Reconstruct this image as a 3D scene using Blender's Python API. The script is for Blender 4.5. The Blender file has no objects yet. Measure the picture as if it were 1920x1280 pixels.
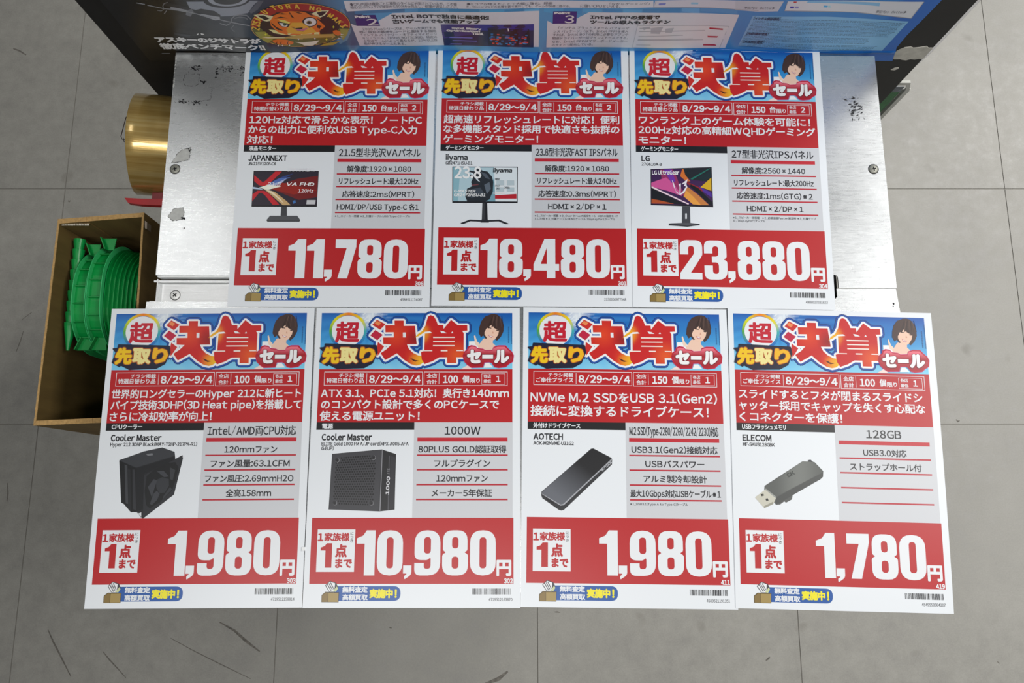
import bpy, bmesh, math, random, json
from mathutils import Vector, Matrix, noise
from mathutils.geometry import tessellate_polygon
C = bpy.context.scene.collection
R = math.radians

# ---------------------------------------------------------------- camera, world, lights, exposure
CAM_H = 1.445
cd = bpy.data.cameras.new('camera'); cam = bpy.data.objects.new('camera', cd); C.objects.link(cam)
cam.location = (0, 0, CAM_H); cam.rotation_euler = (R(11), 0, 0)
cd.sensor_width = 36; cd.lens = 36 * 1493 / 1920; cd.clip_start = .02
bpy.context.scene.camera = cam
w = bpy.data.worlds.new('world'); bpy.context.scene.world = w; w.use_nodes = True
w.node_tree.nodes['Background'].inputs[0].default_value = (.93, .97, 1, 1)
w.node_tree.nodes['Background'].inputs[1].default_value = .11
def area(name, loc, sx, sy, power, col=(1, .985, .96)):
    l = bpy.data.lights.new(name, 'AREA'); l.shape = 'RECTANGLE'; l.size = sx; l.size_y = sy; l.energy = power; l.color = col
    o = bpy.data.objects.new(name, l); C.objects.link(o); o.location = loc; return o
area('ceiling_panel_light', (2.4, .35, 2.95), 1.0, 1.3, 55)
area('ceiling_panel_light', (2.8, 2.1, 2.95), 1.0, 1.0, 100)
area('ceiling_tube_light', (1.25, .02, 2.95), .35, .8, 8)
area('ceiling_tube_light', (-1.32, .95, 2.95), .35, .6, 3.2)
area('ceiling_tube_light', (-.35, -.45, 2.4), 1.3, .2, 13)
vs = bpy.context.scene.view_settings
vs.view_transform = 'Standard'; vs.look = 'None'; vs.gamma = 1; vs.exposure = 0.0; vs.use_curve_mapping = False

DESIGN = json.loads(r'''{"HEAD":{"drop1":[[62.7,12.5],[71.7,17.3],[66.3,23.1],[58.0,18.0]],"drop2":[[61.3,23.4],[69.3,28.5],[63.8,34.2],[56.4,29.1]],"drop3":[[64.5,36.0],[71.0,40.7],[67.5,46.4],[64.7,50.3],[63.7,41.9]],"ketsu":[[80.9,13.4],[90.3,13.4],[90.5,19.1],[102.1,19.0],[104.3,38.2],[94.2,38.3],[96.3,43.0],[100.6,47.2],[106.2,50.0],[111.2,50.7],[115.5,52.0],[111.4,54.6],[112.5,56.7],[108.3,59.6],[104.5,60.5],[99.0,59.1],[92.3,54.9],[84.3,47.8],[72.6,54.7],[67.6,47.6],[73.7,43.4],[78.3,38.6],[70.1,38.0],[69.7,31.2],[80.7,31.1],[80.4,25.7],[71.9,25.8],[71.5,18.5],[81.2,18.5]],"ketsu_hole":[[89.8,26.0],[92.8,26.0],[93.0,31.1],[90.0,31.1]],"eye":[[97.9,52.9],[100.9,53.4],[102.6,54.6],[107.0,55.5],[103.3,56.4],[101.0,55.5]],"san":[[102.2,31.5],[105.2,27.7],[109.7,24.5],[112.9,18.8],[114.1,13.7],[115.4,9.2],[117.9,7.6],[121.2,8.9],[123.7,12.7],[125.7,18.1],[131.2,18.1],[131.6,22.3],[139.1,12.7],[144.8,17.1],[146.0,18.4],[155.9,18.4],[156.1,24.1],[150.9,24.4],[152.4,27.0],[152.5,46.2],[153.4,46.2],[153.6,51.8],[144.9,51.9],[145.1,57.8],[135.9,57.8],[135.7,51.9],[127.6,51.9],[120.9,56.0],[112.9,58.9],[109.8,54.2],[108.9,46.3],[112.3,45.4],[112.4,27.1],[119.9,26.4],[117.8,24.8],[112.6,25.2],[106.4,29.6]],"gap0":[[120.9,30.5],[143.2,30.5],[143.3,31.7],[121.0,31.8]],"gap1":[[121.1,35.0],[143.1,34.9],[143.2,36.0],[121.2,36.1]],"gap2":[[121.0,39.2],[143.2,39.2],[143.2,40.4],[121.1,40.4]],"gap3":[[109.4,44.6],[120.4,44.6],[120.4,45.6],[109.5,45.6]],"gap4":[[129.0,44.4],[136.0,44.4],[136.0,45.7],[129.1,45.7]],"gap5":[[145.2,44.5],[151.9,44.5],[151.9,45.5],[145.3,45.5]],"tri0":[[127.9,24.2],[131.7,24.8],[135.0,26.7],[129.5,26.7]],"tri1":[[139.3,26.7],[140.7,24.8],[141.7,26.7]],"plate":[[10.6,37.9],[63.0,39.6],[64.3,46.7],[59.7,58.0],[51.2,62.8],[30.6,63.4],[24.1,63.8],[15.0,59.3],[13.5,60.8],[5.6,56.4],[8.7,45.7],[5.2,42.1],[10.0,41.5]],"cloud":[[151.5,50.3],[152.8,46.5],[156.2,44.0],[157.2,40.8],[160.1,39.6],[164.1,40.2],[166.5,42.7],[172.3,43.3],[174.7,44.9],[182.2,44.5],[183.3,41.4],[187.8,39.8],[195.3,39.8],[198.3,43.2],[201.9,46.4],[203.6,50.1],[202.7,56.4],[198.7,58.9],[195.9,61.7],[188.5,62.7],[184.4,61.8],[181.4,57.7],[179.1,56.8],[173.9,57.1],[172.3,62.1],[160.8,62.5],[156.7,59.7],[153.7,56.5]],"hair":[[180.5,6.6],[184.0,6.4],[187.5,7.4],[191.1,11.6],[193.4,18.6],[193.2,24.9],[190.5,30.6],[186.5,34.6],[184.8,33.2],[178.9,31.3],[174.9,32.6],[172.5,29.1],[170.2,31.0],[167.8,26.6],[168.4,20.6],[170.3,14.2],[174.2,9.1]],"face":[[173.8,25.6],[175.7,21.8],[178.3,19.3],[180.8,16.1],[183.3,21.1],[188.6,24.0],[187.8,28.1],[184.5,33.2],[180.8,35.1],[176.6,32.3],[173.9,28.2]],"neck":[[172.3,32.6],[176.0,31.3],[182.5,34.5],[182.3,37.0],[185.5,40.1],[183.9,43.3],[182.2,44.9],[172.9,44.3],[167.7,43.3],[167.0,40.2],[169.8,36.4]],"body":[[157.9,35.2],[164.0,35.1],[166.9,37.7],[169.8,37.6],[176.4,43.3],[184.4,40.1],[186.7,41.4],[188.0,45.2],[157.9,45.2]],"fingers":[[162.9,29.5],[164.1,28.8],[165.3,32.6],[166.6,35.8],[168.1,36.7],[167.6,40.2],[164.7,38.9],[163.7,35.1]],"mouth":[[177.4,28.1],[180.0,29.4],[182.9,30.0],[181.2,31.6],[178.9,30.7]],"teeth":[[178.3,28.8],[180.3,29.7],[182.2,30.1],[180.9,30.8],[179.2,30.0]],"eye1":[[177.4,20.4],[180.9,21.2],[180.7,21.9],[177.8,21.5]],"eye2":[[185.6,23.0],[188.5,23.5],[188.0,24.4],[185.7,24.0]],"nose":[[182.2,24.3],[183.4,26.9],[181.7,27.0]],"bang":[[180.7,12.2],[183.6,14.1],[185.5,18.6],[186.2,22.4],[183.8,20.5],[183.2,18.0],[181.5,21.1],[180.8,18.0],[178.6,19.9],[178.1,21.8],[176.6,21.2],[177.9,16.7]],"shoulder2":[[150.2,63.9],[156.7,60.0],[161.4,62.8],[159.7,63.9]],"gapw":[[174.8,58.0],[178.8,58.0],[182.7,62.4],[172.9,62.7]],"T_cho":[[20.1,14.2],[45.6,36.6]],"T_saki":[[8.1,40.9],[25.6,58.7]],"T_tori":[[25.9,41.5],[44.7,58.4]],"T_ri":[[46.2,41.4],[62.4,57.7]],"T_se":[[155.9,43.7],[170.5,58.4]],"T_bar":[[171.6,49.3],[182.7,53.3]],"T_ru":[[183.6,43.9],[199.3,58.3]],"ring":[[12.4,6.0],[51.5,43.2]],"disc":[[16.5,9.3],[50.4,39.0]],"spark":[[48.9,2.9],[61.7,15.6]],"v1":[[201.3,12.8],[203.1,37.5]],"v2":[[198.0,19.8],[199.9,36.9]]},"PIC":{"U1":[["#1b1b1f",[[17.9,147.8],
[87.8,147.6],[87.7,188.1],[18.2,188.3]]],["#2a2430",[[18.6,148.6],[87.3,148.4],[87.2,186.3],[18.8,186.5]]],["#6a1a1c",[[36.0,167.3],[66.6,156.3],[87.2,153.2],[87.2,177.3],[67.9,180.4]]],["#8a2018",[[34.6,167.3],[48.4,160.9],[87.2,169.8],[61.9,174.4]]],["#2c3f7a",[[30.1,164.7],[49.4,154.1],[60.6,150.6],[44.1,160.9]]],["#4a66a8",[[28.8,165.8],[45.3,156.4],[58.0,154.8],[41.4,163.2]]],["#9aa6c8",[[24.9,166.7],[44.1,160.9],[53.8,156.3],[47.1,163.2]]],["#e8e0d0",[[24.6,167.0],[34.3,163.2],[48.6,165.4],[34.7,169.2]]],["#b99a6a",[[30.4,168.5],[41.9,171.4],[55.3,181.9],[59.8,186.4],[51.3,186.4],[39.4,176.0]]],["#d8c8a8",[[30.4,168.2],[39.0,170.7],[49.5,180.4],[52.6,184.9],[42.2,175.9]]],["#a8b8d0",[[18.1,165.8],[24.9,167.3],[30.4,169.2],[18.3,168.2]]],["#b5202a",[[18.8,152.7],[28.5,160.9],[31.2,159.1],[39.2,150.6],[41.2,148.5],[48.3,148.5],[35.7,162.4],[30.2,165.2],[24.4,164.0],[19.3,159.5]]],["#b5202a",[[18.3,174.5],[23.4,170.3],[30.5,170.3],[34.9,172.7],[45.5,183.4],[47.8,186.1],[40.7,186.1],[32.3,176.0],[28.5,172.7],[25.3,172.7],[18.8,182.0]]],["#3a3c40",[[50.0,188.2],[55.9,188.2],[56.6,199.0],[49.9,199.0]]],["#4a4c50",[[38.6,198.3],[67.5,198.2],[70.9,203.0],[70.0,204.9],[36.2,205.0],[35.1,203.1]]],["#3e4044",[[35.1,203.1],[70.9,203.0],[70.0,204.9],[36.2,205.0]]],["#3a6aa8",[[61.6,181.6],[64.4,180.7],[65.3,183.7],[62.5,184.9]]],["#b8b8bc",[[76.7,180.6],[86.1,180.6],[85.7,185.4],[76.4,185.4]]]],"U2":[["#1b1b1f",[[18.8,143.6],[89.0,143.4],[89.0,184.5],[19.5,184.7]]],["#a3bcc5",[[19.7,144.4],[88.1,144.2],[88.2,182.6],[20.3,182.7]]],["#7fa8b4",[[19.7,144.4],[27.4,144.4],[25.5,182.7],[20.3,182.7]]],["#cdd5d9",[[63.5,144.2],[88.1,144.2],[88.2,182.6],[65.4,182.6]]],["#6e97a6",[[58.8,164.1],[63.7,156.5],[65.4,182.6],[54.9,182.7]]],["#22262c",[[46.5,144.7],[51.5,148.2],[56.5,149.0],[61.5,155.0],[63.0,161.0],[62.5,171.6],[59.1,180.6],[54.9,182.7],[35.3,182.7],[33.1,177.6],[35.0,168.6],[40.6,165.6],[39.1,161.1],[41.1,156.6],[34.6,152.1],[40.3,152.8],[35.3,147.5],[43.1,149.0]]],["#4a525c",[[48.7,149.0],[55.8,152.0],[59.4,158.0],[54.5,156.5]]],["#c8d4dc",[[37.4,149.8],[41.0,150.8],[48.9,161.1],[46.1,159.6]]],["#57616c",[[53.2,164.1],[58.8,161.0],[60.3,168.6],[56.2,174.6]]],["#3b434d",[[36.4,170.1],[49.0,167.1],[54.8,176.1],[39.4,179.1]]],["#6d3b40",[[39.1,164.1],[47.6,163.3],[46.9,164.4],[40.5,165.3]]],["#a91c28",[[64.9,175.8],[87.8,174.2],[87.9,179.6],[65.0,179.9]]],["#e6ecef",[[65.5,158.5],[75.1,158.4],[75.2,165.2],[65.6,165.2]]],["#aab8be",[[66.0,158.9],[74.7,158.9],[74.8,164.8],[66.0,164.8]]],["#e6ecef",[[76.8,158.4],[85.9,158.4],[85.9,165.2],[76.9,165.2]]],["#aab8be",[[77.2,158.9],[85.4,158.9],[85.5,164.7],[77.3,164.8]]],["#e6ecef",[[65.6,166.3],[75.2,166.3],[75.3,172.7],[65.7,172.8]]],["#aab8be",[[66.1,166.7],[74.8,166.7],[74.8,172.3],[66.1,172.3]]],["#e6ecef",[[76.9,166.3],[85.9,166.2],[86.0,172.4],[77.0,172.4]]],["#aab8be",[[77.3,166.7],[85.5,166.7],[85.5,171.9],[77.4,172.0]]],["#1b1b1f",[[51.6,184.6],[56.6,184.6],[57.5,203.6],[51.3,203.6]]],["#34363a",[[52.1,185.0],[54.4,185.0],[54.7,203.1],[52.1,203.1]]],["#222428",[[51.0,203.1],[57.7,203.1],[58.9,206.4],[49.7,206.4]]],["#222428",[[38.5,203.2],[51.0,203.7],[51.1,205.5],[39.2,205.1],[32.3,208.0],[29.1,208.1],[29.1,207.0]]],["#222428",[[69.9,203.1],[57.7,203.7],[57.8,205.5],[69.2,205.0],[76.2,208.1],[79.3,208.1],[79.3,207.2]]]],"U3":[["#1c1a22",[[21.0,145.2],[86.5,141.8],[86.8,187.2],[20.5,185.9]]],["#3a1c4a",[[21.8,146.0],[85.6,142.9],[85.8,184.8],[21.3,184.6]]],["#1c2026",[[53.5,144.4],[85.6,142.9],[85.5,158.3],[66.1,157.1],[59.0,154.1]]],["#1d6a5c",[[63.3,155.6],[83.8,143.4],[85.3,143.4],[65.4,156.5]]],["#16282c",[[71.9,153.9],[85.5,146.1],[85.5,153.8],[76.1,158.5]]],["#c8692a",[[54.9,144.4],[52.5,152.7],[58.8,158.7],[63.2,158.6],[57.9,151.1],[56.3,145.0]]],["#8c2c5c",[[31.1,145.7],[44.8,145.2],[48.9,154.3],[51.5,163.3],[58.4,175.4],[48.4,172.5],[38.5,166.5],[33.0,159.0]]],["#c2508c",[[37.4,154.4],[45.8,161.9],[54.1,175.4],[38.5,169.6],[21.4,165.3],[21.5,160.7]]],["#6a2f9a",[[34.7,145.6],
[43.4,145.2],[47.3,158.8],[43.0,160.4]]],["#b8743c",[[60.1,164.7],[71.3,173.7],[82.5,184.9],[71.0,185.0],[58.4,173.9],[55.7,169.4]]],["#d89440",[[58.6,168.6],[65.6,175.3],[73.9,185.0],[65.3,184.3],[55.5,175.4]]],["#8a1c24",[[58.8,158.7],[71.6,164.6],[82.9,170.5],[85.0,173.5],[71.5,167.6],[60.2,161.7]]],["#4a2c8a",[[71.7,163.1],[80.1,168.3],[85.5,171.2],[85.6,176.5],[77.2,170.6]]],["#101418",[[63.1,161.7],[71.6,166.1],[78.5,173.6],[85.6,181.1],[85.5,184.9],[82.5,184.1],[71.4,172.2],[63.0,164.7]]],["#c8a020",[[73.8,164.9],[85.7,153.8],[85.4,169.0],[77.3,166.0]]],["#15171c",[[21.4,166.0],[34.1,172.7],[48.2,180.0],[58.1,184.4],[33.8,184.0],[21.4,180.4],[21.6,169.8]]],["#e8c8d0",[[21.7,164.6],[38.4,172.6],[61.0,183.6],[60.4,184.8],[38.4,174.4],[21.7,166.5]]],["#a84c24",[[21.4,178.8],[32.5,181.0],[45.3,184.1],[21.3,184.1]]],["#d8d4e0",[[43.4,157.1],[45.6,161.1],[47.4,169.5],[51.3,173.2],[51.5,164.9],[50.4,161.8],[53.0,161.0],[52.4,172.4],[55.4,169.4],[58.4,164.5],[56.1,163.6],[57.6,161.0],[53.9,162.1],[54.5,161.0],[60.4,155.9],[58.8,161.7],[59.8,165.1],[56.3,171.6],[52.0,174.2],[48.2,171.7],[45.2,164.9]]],["#3c3e44",[[53.8,186.7],[62.1,186.9],[62.1,206.1],[53.2,206.2]]],["#c8ccd0",[[56.8,194.7],[58.6,194.6],[58.4,200.6],[56.7,200.7]]],["#2e3036",[[39.3,206.1],[53.3,205.2],[61.8,205.1],[72.1,206.0],[71.5,207.4],[58.9,209.4],[39.2,208.2]]],["#4a4c52",[[40.4,205.9],[53.3,205.2],[61.8,205.1],[71.1,206.0],[58.9,208.1]]]],"L1":[["#222326",[[21.6,155.5],[45.7,146.5],[65.0,143.3],[76.3,147.2],[77.5,154.2],[84.4,150.4],[85.2,152.9],[78.8,189.1],[49.7,212.4],[48.3,210.5],[42.7,205.5],[37.6,206.1],[29.9,198.0],[27.2,196.7]]],["#34363a",[[21.6,155.1],[45.7,146.5],[63.6,142.7],[76.4,147.8],[76.0,151.3],[39.2,162.5]]],["#17181a",[[21.7,155.7],[39.2,163.2],[42.8,206.1],[37.6,205.5],[33.5,164.4],[30.8,163.2],[34.2,199.2],[29.9,198.0],[27.1,196.1]]],["#3b3d41",[[27.4,159.3],[30.2,160.6],[34.1,198.0],[31.7,197.4]]],["#2f3034",[[35.7,164.4],[38.0,164.4],[42.6,204.2],[39.3,203.0]]],["#1b1c1f",[[39.2,163.2],[76.0,152.3],[76.9,154.9],[47.5,168.9],[49.0,203.0],[42.7,205.5]]],["#2b2c30",[[47.6,170.2],[84.4,151.0],[78.5,188.5],[49.9,211.7]]],["#1a1b1d",[[50.2,170.8],[57.5,164.4],[70.0,158.0],[77.7,157.4],[81.3,162.5],[79.6,174.0],[76.6,185.3],[65.2,196.7],[56.0,202.3],[51.9,199.2],[49.5,185.4]]],["#303236",[[59.7,175.2],[65.9,172.1],[72.5,174.0],[73.2,180.3],[69.6,187.2],[64.5,187.9],[60.9,182.8]]],["#3a3c41",[[60.2,166.3],[66.7,165.7],[72.3,171.4],[67.8,172.1]]],["#3a3c41",[[52.4,181.6],[57.6,174.0],[60.9,175.2],[59.0,182.8],[57.1,191.7]]],["#3a3c41",[[58.7,187.9],[61.7,185.4],[64.6,188.5],[62.4,194.2],[57.7,199.2],[55.6,197.9]]],["#34363a",[[72.9,162.5],[78.3,165.1],[76.5,175.2],[73.8,174.0]]],["#34363a",[[68.6,190.4],[74.4,181.6],[76.5,184.1],[67.6,194.2]]],["#8a8c90",[[44.4,206.7],[48.4,211.7],[49.7,212.0],[45.1,206.5]]],["#cfd2d6",[[44.8,207.4],[47.9,206.1],[48.2,209.9]]],["#6a6c70",[[47.8,149.1],[54.3,148.4],[55.1,150.4],[49.9,151.0]]],["#d0d2d4",[[84.7,151.5],[85.9,152.0],[85.7,153.3],[84.8,153.1]]]],"L2":[["#2c2c2f",[[22.3,149.6],[72.0,145.3],[86.2,149.8],[86.3,204.2],[71.5,205.9],[21.2,204.0]]],["#3b3b3f",[[22.3,150.1],[71.8,145.7],[70.5,205.5],[21.5,203.8]]],["#232325",[[72.1,145.7],[86.2,150.1],[86.3,204.2],[71.8,205.5]]],["#8d8d92",[[72.1,145.7],[72.7,146.0],[72.3,205.5],[71.5,205.5]]],["#55555a",[[79.2,151.3],[79.9,151.6],[80.3,204.5],[79.5,204.5]]],["#303034",[[80.5,151.7],[85.6,153.0],[85.9,203.0],[81.0,204.0]]],["#77777b",[[30.1,156.0],[29.8,157.2],[29.1,158.0],[28.0,158.4],[26.9,158.0],[26.1,157.2],[25.7,156.0],[26.0,154.7],[26.7,153.9],[27.8,153.5],[28.9,153.9],[29.7,154.7]]],["#2a2a2d",[[29.5,155.7],[29.3,156.8],[28.7,157.6],[27.7,157.9],[26.7,157.6],[26.0,156.8],[25.7,155.7],[25.9,154.6],[26.6,153.8],[27.5,153.5],[28.5,153.8],[29.2,154.6]]],["#111113",[[28.7,156.0],[28.3,156.6],[27.5,156.6],[27.1,156.0],[27.5,155.3],[28.2,155.3]]],["#77777b",[[66.1,153.4],[65.8,154.6],[65.1,155.5],[64.0,155.8],[62.9,155.5],[62.1,154.6],[61.8,153.4],[62.0,152.2],
[62.8,151.3],[63.8,151.0],[64.9,151.3],[65.7,152.2]]],["#2a2a2d",[[65.6,153.1],[65.3,154.2],[64.7,155.0],[63.7,155.3],[62.8,155.0],[62.0,154.2],[61.7,153.1],[62.0,152.0],[62.6,151.3],[63.6,151.0],[64.5,151.3],[65.3,152.0]]],["#111113",[[64.7,153.4],[64.3,154.0],[63.6,154.0],[63.2,153.4],[63.5,152.7],[64.3,152.7]]],["#77777b",[[29.4,197.7],[29.2,198.9],[28.4,199.8],[27.4,200.1],[26.3,199.8],[25.5,198.9],[25.1,197.7],[25.4,196.5],[26.1,195.7],[27.2,195.3],[28.3,195.7],[29.1,196.5]]],["#2a2a2d",[[28.9,197.5],[28.7,198.6],[28.0,199.3],[27.1,199.6],[26.1,199.3],[25.4,198.6],[25.1,197.5],[25.3,196.4],[26.0,195.6],[26.9,195.3],[27.9,195.6],[28.6,196.4]]],["#111113",[[28.0,197.7],[27.7,198.4],[26.9,198.4],[26.5,197.7],[26.9,197.1],[27.6,197.1]]],["#77777b",[[65.4,197.9],[65.2,199.1],[64.4,200.0],[63.4,200.3],[62.3,200.0],[61.5,199.1],[61.2,198.0],[61.4,196.8],[62.2,195.9],[63.2,195.6],[64.3,195.9],[65.1,196.8]]],["#2a2a2d",[[64.9,197.7],[64.7,198.8],[64.0,199.6],[63.1,199.8],[62.2,199.6],[61.4,198.8],[61.1,197.7],[61.4,196.6],[62.0,195.8],[63.0,195.6],[63.9,195.8],[64.6,196.6]]],["#111113",[[64.1,198.0],[63.7,198.6],[62.9,198.6],[62.5,198.0],[62.9,197.3],[63.7,197.3]]]],"L3":[["#2a2b2e",[[69.0,144.7],[71.3,144.3],[89.3,153.5],[90.0,155.0],[89.7,160.1],[42.0,204.8],[39.4,205.6],[36.9,205.0],[20.5,193.8],[19.5,191.1],[19.7,187.5]]],["#1d1d20",[[69.0,144.7],[71.3,144.3],[89.0,153.8],[89.3,155.0],[41.3,199.5],[38.8,200.0],[20.5,189.6],[20.0,187.9]]],["#2c2d31",[[20.0,187.5],[44.4,165.6],[57.2,175.6],[41.3,199.2],[38.8,199.8],[20.5,189.3]]],["#3c3e44",[[20.0,187.5],[32.9,176.1],[47.0,184.6],[40.7,199.2],[38.8,199.8],[20.5,189.3]]],["#53565d",[[20.0,187.8],[25.9,182.4],[40.6,193.4],[40.0,199.2],[38.4,199.8],[20.5,189.3]]],["#9a9ca2",[[89.3,154.5],[89.8,155.5],[41.7,200.4],[38.4,200.8],[20.5,190.1],[20.2,189.3],[38.6,199.8],[41.2,199.2]]],["#101012",[[24.3,193.8],[32.4,198.0],[32.0,199.3],[24.3,195.1]]]],"L4":[["#22242a",[[75.4,154.0],[78.1,153.3],[80.6,155.2],[79.5,156.3],[75.4,155.3]]],["#4c4e4c",[[70.1,155.1],[82.0,155.5],[90.3,164.3],[89.8,169.8],[87.1,172.4],[59.0,188.6],[58.1,192.7],[52.2,196.0],[50.5,194.8],[46.3,197.9],[42.4,198.3],[40.5,196.4],[40.4,192.0],[31.2,184.0],[31.6,180.2]]],["#5a5d5a",[[70.1,155.1],[82.0,155.5],[90.1,164.1],[87.3,166.7],[42.0,190.7],[32.4,181.4]]],["#3e403e",[[90.0,165.4],[89.8,169.8],[87.1,172.4],[59.0,188.6],[46.3,196.3],[42.4,197.6],[41.1,192.0],[87.3,166.9]]],["#b8b6a8",[[22.0,191.4],[32.3,183.7],[42.6,191.6],[39.6,197.7],[30.7,201.8],[22.4,192.6]]],["#8c8a7c",[[39.6,197.7],[30.7,201.8],[30.1,200.1],[39.3,195.4]]],["#8a8c88",[[31.6,183.4],[32.8,182.7],[43.2,190.9],[42.4,192.1]]],["#1e1e1e",[[27.6,188.4],[30.1,187.8],[30.8,189.6],[28.4,190.5]]],["#1e1e1e",[[32.0,192.8],[34.2,192.1],[35.2,194.2],[32.9,195.0]]],["#6a6450",[[28.8,188.8],[29.8,188.5],[30.2,189.3],[29.2,189.7]]]]}}
''')
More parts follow.
